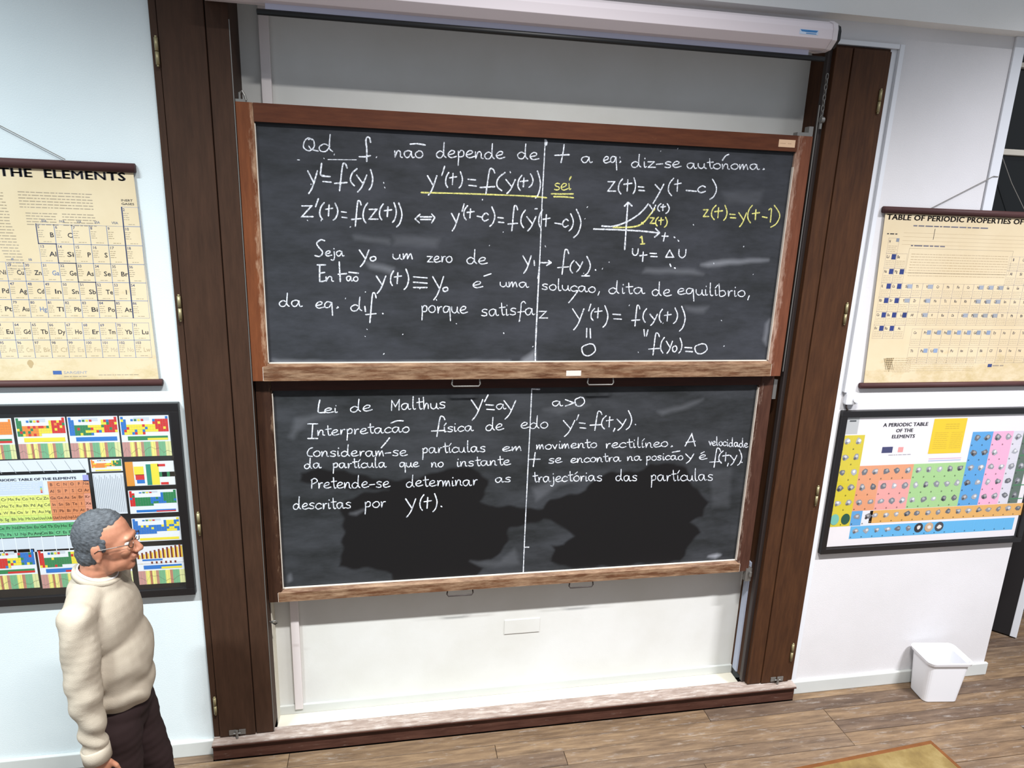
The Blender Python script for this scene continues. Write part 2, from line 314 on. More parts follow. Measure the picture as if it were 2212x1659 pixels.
# ------------------------------------------------------------------ blackboards
def board_surface(x0, x1, z0, z1, y, m, parent, wiped=(), smears=()):
    nx = int((x1-x0)/0.008); nz = int((z1-z0)/0.008)
    X, Z = np.meshgrid(np.linspace(x0, x1, nx), np.linspace(z0, z1, nz)); P = np.stack([X.ravel(), Z.ravel()], 1)
    idx = np.arange(nx*nz).reshape(nz, nx)
    F = np.stack([idx[:-1, :-1].ravel(), idx[:-1, 1:].ravel(), idx[1:, 1:].ravel(), idx[1:, :-1].ravel()], 1)
    V = np.stack([P[:, 0], np.full(len(P), y), P[:, 1]], 1)
    n = len(V); bx = [(x0, y+0.012, z0), (x1, y+0.012, z0), (x1, y+0.012, z1), (x0, y+0.012, z1)]
    c = [int(idx[0, 0]), int(idx[0, -1]), int(idx[-1, -1]), int(idx[-1, 0])]
    faces = [tuple(int(v) for v in f) for f in F]+[(n+3, n+2, n+1, n)]
    me = pydata([tuple(v) for v in V]+bx, faces)
    rg = np.random.RandomState(3)
    def val(polys, soft, jit):
        out = np.zeros(len(P))
        for poly in polys:
            Q = np.array(poly[0] if isinstance(poly, tuple) else poly); amt = poly[1] if isinstance(poly, tuple) else 1.0
            PP = P+0.010*jit*np.stack([np.sin(P[:, 1]*70)+np.sin(P[:, 1]*31+P[:, 0]*9), np.sin(P[:, 0]*53)+np.sin(P[:, 0]*23+1)], 1)*0.5
            ins = np.zeros(len(P), bool); dist = np.full(len(P), 9.0)
            for i in range(len(Q)):
                a, b_ = Q[i], Q[(i+1) % len(Q)]
                cr = ((a[1] > PP[:, 1]) != (b_[1] > PP[:, 1])) & (PP[:, 0] < (b_[0]-a[0])*(PP[:, 1]-a[1])/(b_[1]-a[1]+1e-12)+a[0]); ins ^= cr
                ab = b_-a; t = np.clip(((PP-a)@ab)/(ab@ab+1e-12), 0, 1); dist = np.minimum(dist, np.linalg.norm(PP-a-t[:, None]*ab, axis=1))
            sd = np.where(ins, dist, -dist); out = np.maximum(out, amt*np.clip(sd/soft+0.5, 0, 1))
        return np.concatenate([out, np.zeros(4)])
    for nm, polys, soft, jit in (('wiped', wiped, 0.016, 1.0), ('smear', smears, 0.03, 0.3)):
        at = me.attributes.new(nm, 'FLOAT', 'POINT'); at.data.foreach_set('value', val(polys, soft, jit) if len(polys) else np.zeros(n+4))
    return link('writing_surface', me, m, parent)

def frame_parts(t, xo0, xo1, zo0, zo1, xi0, xi1, zi0, zi1, y0, y1, mats):
    mt, mb_, ml, mr = mats; c = 0.012
    def stile(xa, xb, m, ox):
        q = MB().prism([(xa, y1), (xb, y1), (xb, y0+0.01 if xb == xi0 else y0), (xb-0.01 if xb == xi0 else xb, y0), (xa+0.01 if xa == xi1 else xa, y0), (xa, y0+0.01 if xa == xi1 else y0)], zo0, zo1, 'z')
        return q.build('side_rail', m, t, origin=(ox, (y0+y1)/2, (zo0+zo1)/2))
    stile(xo0, xi0, ml, xo0); stile(xi1, xo1, mr, xo1)
    MB().prism([(y1, zi1), (y1, zo1), (y0, zo1), (y0, zi1)], xi0-0.0005, xi1+0.0005).build('top_rail', mt, t)
    MB().prism([(y1, zo0), (y1, zi0), (y0+0.012, zi0), (y0-0.004, zi0-0.014), (y0-0.004, zo0)], xi0-0.025, xi1+0.02).build('bottom_rail', mb_, t, bevel=0.0)
    MB().box(xi0-0.0268, xi0-0.0252, y0-0.0042, y0+0.01, zo0+0.002, zi0-0.014).build('joint_line', CHALKDUST, t); MB().box(xi1+0.0202, xi1+0.0216, y0-0.0042, y0+0.01, zo0+0.002, zi0-0.014).build('joint_line', CHALKDUST, t)

def handle(t, x0, x1, z, y, m, drop=0.024):
    zc = z
    MB().tube([(x0+0.02, y, zc+0.03), (x0+0.004, y, zc), (x0, y-0.002, zc-drop*0.7), (x0+0.008, y-0.004, zc-drop), (x1-0.008, y-0.004, zc-drop), (x1, y-0.002, zc-drop*0.7), (x1-0.004, y, zc), (x1-0.02, y, zc+0.03)], 0.0042, 8).build('pull_handle', m, t, smooth=True)

E_ = lambda x, y, yy=0.06: onY(580+x*0.29532, 830+y*0.29532, yy)
F_ = lambda x, y, yy=0.06: onY(1120+x*0.29532, 830+y*0.29532, yy)
ub = empty('blackboard', (0.78, 0.01, 2.235), 'upper sliding blackboard with equations and a small graph in white and yellow chalk', 'blackboard', 'pair of sliding blackboards')
frame_parts(ub, -0.684, 2.252, 2.235, 3.560, -0.606, 2.166, 2.322, 3.478, -0.022, 0.022, (RAIL_T, RAIL_B, STILE_L, STILE_R))
Uw = lambda x, y: onY(x, y, 0.0)
sm = [([Uw(1515, 571), Uw(1560, 563), Uw(1640, 560), Uw(1660, 563), Uw(1600, 567), Uw(1530, 576)], 0.45), ([Uw(790, 567), Uw(850, 578), Uw(845, 590), Uw(800, 578)], 0.25),
      ([Uw(590, 777), Uw(660, 781), Uw(780, 783), Uw(1100, 779), Uw(1100, 784), Uw(600, 785)], 0.35), ([Uw(1130, 775), Uw(1155, 757), Uw(1157, 784), Uw(1125, 784)], 0.4),
      ([Uw(1395, 580), Uw(1500, 583), Uw(1520, 592), Uw(1390, 588)], 0.2), ([Uw(765, 510), Uw(840, 518), Uw(840, 526), Uw(768, 517)], 0.14), ([Uw(1480, 662), Uw(1530, 664), Uw(1520, 676), Uw(1485, 670)], 0.14),
      ([Uw(850, 508), Uw(950, 514), Uw(940, 534), Uw(850, 528)], 0.08), ([Uw(1655, 700), Uw(1662, 690), Uw(1656, 745), Uw(1650, 735)], 0.3), ([Uw(1560, 415), Uw(1650, 410), Uw(1640, 440), Uw(1570, 440)], 0.06)]
board_surface(-0.612, 2.172, 2.318, 3.484, 0.0, BOARD_U, ub, (), sm)
MB().box(-0.604, 2.164, -0.008, -0.0008, 2.3225, 2.328).build('chalk_dust_line', CHALKDUST, ub)
MB().box(-0.606, -0.6035, -0.018, -0.0008, 2.33, 3.47).build('chalk_dust_line', CHALKDUST, ub); MB().box(2.1635, 2.166, -0.018, -0.0008, 2.33, 3.40).build('chalk_dust_line', CHALKDUST, ub)
SLATE_EDGE = mat('black_top_edge', (14, 14, 16), 0.8)  # black strip along the top inner edge
MB().box(-0.606, 2.166, -0.010, -0.0005, 3.4725, 3.478).build('top_edge_line', SLATE_EDGE, ub)
handle(ub, 0.328, 0.482, 2.232, -0.008, STEEL, 0.040); handle(ub, 1.085, 1.237, 2.232, -0.008, STEEL, 0.040)
MB().box(2.056, 2.152, -0.024, -0.022, 3.498, 3.536).build('paper_label', mat('beige_label', (206, 172, 140), 0.7), ub)['label'] = 'beige paper label'
q = MB(); [q.box(2.066+i*0.011+0.012*(i > 2), 2.073+i*0.011+0.012*(i > 2), -0.0246, -0.024, 3.5155, 3.5185) for i in range(5)]
q.build('label_marks', mat('faded_ink', (168, 136, 112), 0.8), ub)
MB().box(0.955, 1.040, -0.0275, -0.026, 2.248, 2.278).build('paper_label', mat('white_label', (212, 200, 192), 0.7), ub, bevel=0.0006)['label'] = 'small white label'
MB().box(-0.684, -0.640, -0.02, 0.02, 3.560, 3.572).tube([(-0.668, 0.0, 3.57), (-0.668, 0.0, 3.60), (-0.655, 0.0, 3.61), (-0.645, 0.0, 3.59), (-0.64, 0.0, 3.57)], 0.006, 8).build('hanging_bracket', STEEL, ub)
MB().box(2.16, 2.25, -0.02, 0.02, 3.560, 3.578).box(2.225, 2.25, -0.02, 0.02, 3.578, 3.61).build('hanging_bracket', STEEL, ub)

lb = empty('blackboard', (0.78, 0.07, 0.93), 'lower sliding blackboard with Malthus notes in white chalk and dark wiped patches', 'blackboard', 'pair of sliding blackboards')
frame_parts(lb, -0.684, 2.252, 0.932, 2.262, -0.606, 2.166, 1.002, 2.168, 0.034, 0.085, (RAIL_D, RAIL_B, STILE_DL, STILE_DR))
wp = [E_(*p) for p in ((225, 650), (300, 628), (560, 628), (640, 655), (760, 692), (1100, 695), (1240, 630), (1400, 603), (1540, 640), (1600, 700), (1590, 800), (1550, 850), (1620, 885), (1900, 905))]
wp += [F_(*p) for p in ((180, 905), (230, 850), (500, 770), (560, 690), (700, 640), (930, 630), (960, 590), (1130, 570), (1230, 620), (1280, 750), (1380, 850), (1350, 960), (1260, 1010), (1330, 1080), (1250, 1180), (1180, 1296), (700, 1330), (480, 1345), (300, 1330), (230, 1300), (260, 1215), (250, 1185), (340, 1178), (400, 1105), (300, 1040), (230, 1000), (180, 985), (0, 1040))]
wp += [E_(*p) for p in ((1760, 1060), (1750, 1160), (1640, 1280), (1480, 1300), (1560, 1340), (1520, 1405), (920, 1440), (900, 1385), (780, 1350), (620, 1345), (520, 1330), (540, 1240), (530, 1160), (560, 1080), (540, 980), (520, 920), (560, 850), (700, 800), (870, 775), (700, 772), (540, 760), (240, 710))]
sm2 = [([E_(150, 380), E_(200, 250), E_(400, 210), E_(500, 225), E_(300, 275), E_(220, 340), E_(180, 400)], 0.10), ([F_(100, 760), F_(320, 680), F_(500, 690), F_(300, 740), F_(130, 850)], 0.10), ([F_(1020, 200), F_(1200, 150), F_(1350, 110), F_(1250, 170), F_(1050, 225)], 0.13),
       ([F_(1390, 1260), F_(1450, 1243), F_(1475, 1250), F_(1440, 1268)], 0.85), ([F_(180, 180), F_(420, 140), F_(520, 150), F_(300, 220)], 0.08), ([E_(1480, 1297), E_(1700, 1290), E_(1800, 1200), E_(1840, 1320), E_(1600, 1340)], 0.08),
       ([E_(600, 945), E_(700, 920), E_(640, 950)], 0.25), ([F_(1400, 640), F_(1560, 610), F_(1540, 900), F_(1420, 900)], 0.05), ([E_(150, 1400), E_(160, 1390), E_(165, 1430), E_(150, 1440)], 0.3)]
board_surface(-0.612, 2.172, 0.998, 2.172, 0.06, BOARD_L, lb, (wp,), sm2)
MB().box(-0.604, 2.164, 0.050, 0.0592, 1.0025, 1.008).build('chalk_dust_line', CHALKDUST, lb)
MB().box(-0.606, -0.6035, 0.04, 0.0592, 1.01, 2.15).build('chalk_dust_line', CHALKDUST, lb); MB().box(2.1635, 2.166, 0.04, 0.0592, 1.01, 2.15).build('chalk_dust_line', CHALKDUST, lb)
handle(lb, 0.320, 0.476, 0.928, 0.050, DARKSTEEL, 0.040); handle(lb, 1.069, 1.222, 0.928, 0.050, DARKSTEEL, 0.040)
MB().box(2.235, 2.275, 0.03, 0.06, 0.86, 0.95).tube([(2.262, 0.02, 0.93), (2.262, 0.02, 0.90)], 0.008, 8).build('guide_shoe', STEEL, lb)
MB().box(2.252, 2.275, 0.03, 0.05, 2.08, 2.20).build('guide_shoe', STEEL, lb)

# ------------------------------------------------------------------ chalk handwriting
G = {'a': ('8,8 5,10 1,8 0,4 2,0 5,1 8,8;8,9 8,3 9,0 11,1', 12.5), 'b': ('1,20 1,10 1,0 5,0 8,4 6,9 2,8', 10), 'c': ('8,8 5,10 1,7 0,3 3,0 8,2', 9.5),
 'd': ('7,7 4,9 0,5 1,0 5,0 8,6;9,21 8,10 8,3 10,0', 12.5), 'e': ('1,4 6,6 7,9 4,10 1,7 0,3 3,0 9,2', 10), 'f': ('10,17 8,20 5,17 4,8 2,-6 1,-10;0,4 8,5', 9),
 'h': ('1,19 1,0 1,0 4,9 6,7 6,0', 9), 'i': ('1,9 1,0 3,1;2,14 2,15', 5), 'j': ('3,9 3,-2 1,-8 -2,-7;3,14 3,15', 6), 'l': ('2,21 1,6 2,0 4,1', 6),
 'm': ('0,9 0,0 0,0 3,9 4,8 4,0 4,0 7,9 8,8 9,0', 12), 'n': ('0,9 0,0 0,0 3,9 6,8 6,1 8,0', 10), 'o': ('4,10 0,6 1,1 5,0 8,4 7,9 4,10', 10),
 'p': ('1,9 1,0 0,-11;1,5 4,10 7,8 6,2 1,1', 9.5), 'q': ('7,9 3,10 0,6 1,1 5,2 7,7;8,9 8,0 8,-11', 11), 'r': ('1,9 1,0 1,0 3,8 6,9', 7.5),
 's': ('7,9 4,10 1,8 2,6 6,4 6,1 3,0 0,1', 9), 't': ('3,18 3,5 4,0 6,1;0,11 7,12', 7.5), 'u': ('0,9 0,3 3,0 6,3 7,9 7,9 7,2 9,0', 10.5),
 'v': ('0,9 3,0 3,0 6,9', 8), 'y': ('0,10 4,1;9,10 5,0 1,-11', 9), 'z': ('0,9 7,9 7,9 0,0 0,0 8,0', 9.5),
 'E': ('8,17 0,17 0,17 1,0 1,0 8,1;1,9 6,9', 10), 'S': ('8,17 4,20 1,16 3,11 6,6 5,1 0,1', 9), 'Q': ('7,14 4,16 1,12 0,4 4,0 8,5 8,13 6,15 4,14;4,6 6,2 11,0', 12),
 'M': ('0,0 1,16 1,16 5,6 5,6 10,17 10,17 9,0', 12), 'I': ('0,17 7,18;3,17 3,0;-1,-1 8,0', 9), 'C': ('7,16 3,14 0,7 1,1 6,0', 8), 'A': ('0,0 6,18 6,18 8,0;1,6 8,7', 10),
 'P': ('1,15 0,0;0,14 5,17 8,12 1,7', 9), 'U': ('0,10 0,3 4,0 8,3 9,10', 10), 'L': ('2,17 0,9 3,13 3,9 0,2 3,0 9,1', 10), 'Δ': ('0,0 5,10 5,10 10,0 10,0 0,0', 10),
 '0': ('5,10 0,7 1,1 5,0 9,4 8,9 5,10', 10), '1': ('0,8 4,10 4,10 3,0', 5), '.': ('2,0 4,1 3,2', 6), ',': ('3,2 1,-5', 5), '-': ('0,5 7,6', 9), ' ': ('', 8), '_': ('', 4)}
GB = dict(G); GB.update({'y': ('0,10 6,5;10,10 5,3 1,0', 1), "'": ('7,10 0,0', 1), '=': ('0,10 9,9;1,1 10,0', 1), '(': ('10,20 3,15 0,9 1,4 6,0', 1), ')': ('4,20 9,14 10,9 6,3 0,0', 1),
 'f': ('10,25 9,29 7,30 6,24 5,12 4,0;0,8 10,9', 1), 't': ('5,10 4,0;0,6 10,7', 1), '-': ('0,10 10,9', 1), '>': ('0,10 10,5 10,5 0,0', 1), 'S': ('10,19 6,20 2,16 4,11 8,5 5,0 0,1', 1), 'E': ('10,20 0,20;3,20 3,2 4,0 10,1;3,10 9,11', 1),
 'I': ('0,10 10,10;5,10 4,0;0,0 10,0', 1), 'A': ('0,0 6,10 6,10 9,0;1,3 9,4', 1), 'M': G['M'], '≡': ('0,10 10,9;0,5 10,4;0,0 10,0', 1), 'j': G['j']})
def parse(s):
    return [[tuple(float(a) for a in p.split(',')) for p in st_.split()] for st_ in s.split(';') if st_.strip()]
ZM = {'A': (540, 250, 0.2803, 0.0), 'B': (1140, 280, 0.27125, 0.0), 'C': (540, 500, 0.2803, 0.0), 'D': (1140, 560, 0.27125, 0.0), 'E': (580, 830, 0.29532, 0.06), 'F': (1120, 830, 0.29532, 0.06)}
class Chalk:
    def __init__(s, y): s.y = y; s.v = []; s.f = []
    def stroke(s, pts, wd=0.0075):
        P = [np.array(p) for p in pts]
        if len(P) == 1: P = [P[0], P[0]+np.array([0.001, -0.001])]
        if len(P) > 2:
            Q = [P[0]]+P+[P[-1]]; out = []
            for i in range(1, len(Q)-2):
                n = max(2, min(8, int(np.linalg.norm(Q[i+1]-Q[i])/0.006)+1))
                for k in range(n):
                    t = k/n; out.append(0.5*((2*Q[i])+(Q[i+1]-Q[i-1])*t+(2*Q[i-1]-5*Q[i]+4*Q[i+1]-Q[i+2])*t*t+(3*Q[i]-Q[i-1]-3*Q[i+1]+Q[i+2])*t**3))
            out.append(P[-1]); P = out
        R_ = [P[0]]
        for p in P[1:]:
            if np.linalg.norm(p-R_[-1]) > 0.0012: R_.append(p)
        if len(R_) == 1: R_.append(R_[0]+np.array([0.002, -0.003]))
        P = R_; n0 = len(s.v); K = len(P)
        # extend ends a little (round tips)
        d0 = P[0]-P[1]; d0 /= np.linalg.norm(d0); d1 = P[-1]-P[-2]; d1 /= np.linalg.norm(d1)
        P = [P[0]+d0*wd*0.42]+P+[P[-1]+d1*wd*0.42]; ws = [0.35]+[1]*K+[0.3]
        for i, p in enumerate(P):
            a, b_ = P[max(i-1, 0)], P[min(i+1, len(P)-1)]; t = b_-a; t /= max(np.linalg.norm(t), 1e-9); nrm = np.array([-t[1], t[0]])
            h = wd*0.5*ws[i]*random.uniform(0.82, 1.12)
            for k, off in ((-1, 0.0004), (0, 0.0011), (1, 0.0004)):
                q = p+nrm*h*k; s.v.append((q[0], s.y-off, q[1]))
        for i in range(len(P)-1):
            b0 = n0+i*3
            s.f += [(b0, b0+1, b0+4, b0+3), (b0+1, b0+2, b0+5, b0+4)]
    def S(s, z, txt, wd=0.0075):            # raw strokes
        ox, oy, k, y = ZM[z]
        for st_ in parse(txt): s.stroke([onY(ox+p[0]*k, oy+p[1]*k, y) for p in st_], wd)
    def B(s, z, *items):                     # one sign each, stretched to its box
        ox, oy, k, y = ZM[z]
        for it in items:
            ch, x0, y0, x1, y1 = it; sts = parse(GB[ch][0]); A = np.array([p for q in sts for p in q]); mn, mx = A.min(0), A.max(0); rg = np.maximum(mx-mn, 0.001)
            for q in sts:
                s.stroke([onY(ox+(x0+(p[0]-mn[0])/rg[0]*(x1-x0))*k, oy+(y1-(p[1]-mn[1])/rg[1]*(y1-y0))*k, y) for p in q], 0.0072)
    def T(s, z, txt, x0, b0, x1, b1, xh):    # a handwritten word along a baseline
        ox, oy, k, y = ZM[z]; items = []; adv = 0; xh = xh*0.86
        for ch in txt:
            dec = unicodedata.normalize('NFD', ch); bs = dec[0]; g = G[bs]; sts = parse(g[0]); acc = dec[1:] if len(dec) > 1 else ''
            if acc == '\u0301': sts = ([sts[0]] if bs == 'i' else sts)+[[(2, 13), (6, 17)] if bs != 'i' else [(1, 12), (4, 17)]]
            if acc == '\u0303': sts = sts+[[(1, 14), (5, 15), (11, 15)]]
            if acc == '\u0327': sts = sts+[[(4, 0), (2, -6)]]
            items.append((adv, sts)); adv += g[1]
        last = G[unicodedata.normalize('NFD', txt[-1])[0]][1]; W_ = adv-last*0.12
        for a, sts in items:
            jx, jy = random.uniform(-0.3, 0.3), random.uniform(-0.5, 0.5)
            for q in sts:
                pts = []
                for p in q:
                    u = (a+p[0]+jx)/W_; pts.append(onY(ox+(x0+(x1-x0)*u-p[1]*0.006*xh)*k, oy+(b0+(b1-b0)*u-(p[1]+jy)*xh/10)*k, y))
                s.stroke(pts, 0.0060)
    def build(s, parent, m, label=None):
        if not s.v: return
        o = link('chalk_writing', pydata(s.v, s.f, True), m, parent)
        if label: o['label'] = label
        o['kind'] = 'stuff'; return o
def line(parent, y, m, label, ops):
    c = Chalk(y)
    for op in ops: getattr(c, op[0])(*op[1:])
    c.build(parent, m, label)
line(ub, 0, CHALK, 'first chalk line, on the equation that does not depend on t', [('T', 'A', 'Qd', 415, 272, 645, 278, 72), ('S', 'A', '930,205 922,172 905,164 893,190 900,260 900,352;842,316 885,316 928,308'), ('T', 'A', 'nao', 1120, 318, 1340, 326, 62), ('S', 'A', '1235,219 1290,216 1350,226'),
 ('T', 'A', 'depende', 1440, 320, 1962, 330, 64), ('T', 'A', 'de', 2065, 326, 2225, 340, 64), ('S', 'B', '290,120 280,190 265,262;215,205 330,200'), ('T', 'B', 'a', 430, 262, 515, 262, 56), ('T', 'B', 'eq.', 605, 265, 750, 262, 60), ('T', 'B', 'diz-se', 830, 300, 1222, 302, 56), ('T', 'B', 'autonoma.', 1272, 306, 1895, 320, 50), ('S', 'B', '1550,245 1575,210 1600,198')])
line(ub, 0, CHALK, 'second chalk line of equations', [('B', 'A', ('y', 445, 425, 520, 600), ('=', 555, 465, 625, 512), ('f', 652, 368, 748, 578), ('(', 775, 408, 825, 540), ('y', 822, 458, 900, 588), (')', 918, 415, 945, 572),
 ('y', 1368, 462, 1440, 612), ("'", 1478, 390, 1500, 460), ('(', 1508, 438, 1532, 552), ('t', 1538, 445, 1592, 530), (')', 1612, 432, 1636, 556), ('=', 1680, 490, 1745, 542), ('f', 1772, 408, 1886, 606), ('(', 1902, 438, 1966, 578), ('y', 1972, 492, 2045, 600), ('(', 2065, 460, 2095, 576), ('t', 2082, 480, 2142, 548), (')', 2150, 448, 2180, 552)), ('S', 'A', '552,368 546,420 545,455 575,462'), ('B', 'B', (')', 62, 330, 100, 545)),
 ('B', 'B', ('z', 638, 415, 700, 490), ('(', 722, 393, 755, 512), ('t', 765, 400, 830, 490), (')', 838, 385, 858, 510), ('=', 880, 455, 930, 487), ('(', 1120, 388, 1162, 526), ('t', 1168, 400, 1222, 490), ('-', 1262, 484, 1342, 492), ('c', 1355, 448, 1415, 502), (')', 1450, 395, 1502, 556)), ('S', 'B', '1015,438 1035,460 1055,482;1083,435 1050,500 998,588')])
line(ub, 0, CHALK, 'third chalk line of equations', [('B', 'A', ('z', 400, 695, 486, 778), ("'", 505, 640, 527, 702), ('(', 538, 670, 572, 798), ('t', 583, 688, 637, 772), (')', 642, 675, 676, 804), ('=', 705, 740, 746, 787), ('f', 782, 655, 856, 852), ('(', 872, 673, 906, 826), ('z', 918, 722, 986, 797), ('(', 998, 680, 1027, 802), ('t', 1035, 703, 1092, 777), (')', 1098, 670, 1127, 822), (')', 1130, 673, 1170, 857)),
 ('S', 'A', '1310,760 1272,795 1272,795 1305,825;1312,780 1400,780;1315,800 1395,800;1400,758 1425,785 1425,785 1400,825'), ('B', 'A', ('y', 1553, 753, 1612, 887), ("'", 1635, 680, 1650, 737), ('(', 1648, 693, 1677, 802), ('t', 1673, 718, 1727, 787), ('-', 1750, 774, 1786, 782), ('c', 1790, 750, 1836, 812), (')', 1848, 703, 1886, 852), ('=', 1910, 785, 1956, 824), ('f', 1988, 693, 2062, 887), ('(', 2088, 728, 2122, 862), ('y', 2133, 778, 2203, 887)),
 ('B', 'B', ('(', 88, 640, 117, 788), ('t', 120, 678, 177, 770), ('-', 215, 744, 266, 753), ('c', 278, 713, 322, 777), (')', 328, 670, 362, 807), (')', 365, 635, 422, 860)), ('S', 'B', '58,632 75,630')])
line(ub, 0, CHALK, 'white chalk axes and curve of the small graph', [('S', 'B', '797,580 785,760 772,955;770,610 798,578 798,578 830,608;525,792 700,797 900,808 1035,822;1018,788 1050,822 1050,822 1010,856;590,768 680,770 780,738 870,685 925,635 960,592', 0.0085), ('S', 'B', '1095,822 1088,850 1080,888;1068,848 1118,850;970,600 990,632;1018,602 1000,640 985,668'), ('B', 'B', ('(', 1035, 590, 1060, 650), ('t', 1060, 598, 1097, 645), (')', 1100, 590, 1126, 667)),
 ('B', 'B', ('U', 835, 948, 880, 1002), ('t', 890, 975, 950, 1050), ('=', 973, 985, 1030, 1012), ('Δ', 1098, 960, 1162, 1016), ('U', 1205, 955, 1260, 1021)), ('S', 'B', '1165,855 1172,860;1195,880 1202,888;1132,1070 1140,1090;1168,1100 1175,1105')])
line(ub, 0, YCHALK, 'yellow chalk underline and the word sei', [('S', 'A', '1320,592 1700,602 2212,622'), ('S', 'B', '-10,530 80,536 150,543;188,511 270,513 362,512;208,534 290,536 364,543'), ('T', 'B', 'sei', 212, 482, 352, 478, 62), ('S', 'B', '345,375 335,392')])
line(ub, 0, YCHALK, 'yellow chalk curve and equation with t minus one', [('S', 'B', '680,778 800,778 880,765 930,732 980,670 1012,630', 0.0085), ('S', 'B', '910,743 916,748', 0.014), ('S', 'B', '908,852 915,908;898,912 932,908;895,862 908,850'), ('B', 'B', ('z', 975, 703, 1012, 747), ('(', 1018, 698, 1040, 767), ('t', 1043, 703, 1082, 757), (')', 1088, 698, 1110, 777)),
 ('B', 'B', ('z', 1398, 638, 1442, 692), ('(', 1463, 603, 1500, 717), ('t', 1488, 622, 1552, 702), (')', 1560, 603, 1586, 722), ('=', 1608, 674, 1656, 704), ('y', 1680, 662, 1742, 774), ('(', 1752, 603, 1788, 742), ('t', 1788, 638, 1846, 717), ('-', 1868, 694, 1906, 702), (')', 1935, 603, 2005, 777)), ('S', 'B', '1920,640 1940,632 1932,736')])
line(ub, 0, CHALK, 'chalk line on a zero of the function', [('B', 'C', ('S', 500, 65, 575, 192)), ('T', 'C', 'eja', 582, 188, 728, 190, 46), ('B', 'C', ('y', 843, 143, 917, 272), ('0', 928, 193, 970, 227)), ('T', 'C', 'um', 1103, 212, 1262, 215, 50), ('T', 'C', 'zero', 1368, 234, 1562, 238, 54), ('T', 'C', 'de', 1672, 245, 1828, 252, 60), ('B', 'C', ('y', 2103, 188, 2167, 322)), ('S', 'C', '2190,225 2192,262'),
 ('S', 'B', '95,1060 185,1060;165,1043 188,1060 188,1060 150,1082'), ('B', 'B', ('f', 238, 955, 326, 1152), ('(', 338, 1043, 368, 1142), ('y', 383, 1053, 437, 1132), (')', 452, 1010, 497, 1162)), ('S', 'B', '430,1165 492,1165;538,1116 542,1120')])
line(ub, 0, CHALK, 'chalk line on the equilibrium solution', [('B', 'C', ('E', 518, 258, 582, 386)), ('T', 'C', 'n', 588, 382, 650, 382, 44), ('S', 'C', '688,235 692,310 696,386;680,330 745,325'), ('T', 'C', 'ao', 745, 380, 836, 384, 42), ('S', 'C', '762,314 835,322'), ('B', 'C', ('y', 973, 343, 1047, 477), ('(', 1083, 303, 1107, 417), ('t', 1112, 318, 1167, 402), (')', 1188, 290, 1222, 447), ('≡', 1260, 350, 1365, 432), ('y', 1408, 348, 1492, 527), ('0', 1488, 430, 1525, 462)),
 ('T', 'C', 'e', 1722, 436, 1795, 436, 56), ('S', 'C', '1803,344 1858,326'), ('T', 'C', 'uma', 1930, 425, 2150, 430, 46), ('T', 'D', 'solucao,', 115, 240, 580, 268, 52), ('S', 'D', '400,250 365,300 326,346'), ('T', 'D', 'dita', 650, 270, 932, 275, 56), ('T', 'D', 'de', 995, 288, 1142, 296, 60), ('T', 'D', 'equilíbrio,', 1198, 278, 1775, 300, 56)])
line(ub, 0, CHALK, 'chalk line ending in y prime of t', [('T', 'C', 'da', 230, 575, 402, 580, 56), ('T', 'C', 'eq.', 508, 590, 690, 590, 58), ('T', 'C', 'd', 778, 612, 868, 612, 58), ('S', 'C', '885,578 890,616'), ('B', 'C', ('f', 892, 473, 972, 702)), ('S', 'C', '1022,632 1026,634'), ('T', 'C', 'porque', 1322, 622, 1678, 632, 62), ('T', 'C', 'satisfa', 1785, 650, 2195, 640, 60), ('T', 'D', 'z', 92, 470, 160, 470, 68),
 ('B', 'D', ('y', 357, 395, 447, 562), ("'", 485, 358, 502, 412), ('(', 503, 393, 532, 487), ('t', 533, 388, 592, 467), (')', 598, 370, 637, 542), ('=', 678, 438, 746, 478), ('f', 828, 367, 892, 532), ('(', 918, 393, 947, 502), ('y', 973, 438, 1032, 527), ('(', 1048, 398, 1072, 502), ('t', 1088, 418, 1142, 492), (')', 1160, 388, 1192, 512), (')', 1208, 375, 1252, 572))])
line(ub, 0, CHALK, 'last short chalk line with zero', [('S', 'D', '470,550 468,622;497,553 500,627;925,560 930,612;957,563 945,612'), ('B', 'D', ('0', 433, 673, 537, 767), ('f', 963, 588, 1048, 762), ('(', 1058, 623, 1088, 747), ('y', 1103, 653, 1152, 750), ('0', 1153, 690, 1187, 737), (')', 1203, 628, 1227, 747), ('=', 1250, 703, 1312, 737), ('0', 1333, 673, 1427, 752))])
line(ub, 0, CHALK, 'vertical chalk line dividing the board', [('S', 'B', '140,72 128,300 112,620 95,1050 80,1185', 0.006), ('S', 'D', '92,60 75,400 62,700 60,815', 0.008), ('S', 'B', '140,80 150,100 146,120', 0.012)])
c = Chalk(0.0)
for i in range(46):
    px, py = random.uniform(585, 1690), random.uniform(295, 770); x, z = onY(px, py, 0); c.stroke([(x, z), (x+random.uniform(-0.004, 0.004), z-random.uniform(0.001, 0.006))], random.uniform(0.003, 0.006))
for p in ((365, 340, 382, 341), (600, 338, 820, 340)): c.S('A', '%d,%d %d,%d' % p, 0.004)
o = c.build(ub, CHALK, 'scattered chalk specks'); o.name = 'chalk_specks'; o['kind'] = 'stuff'
YL = 0.06
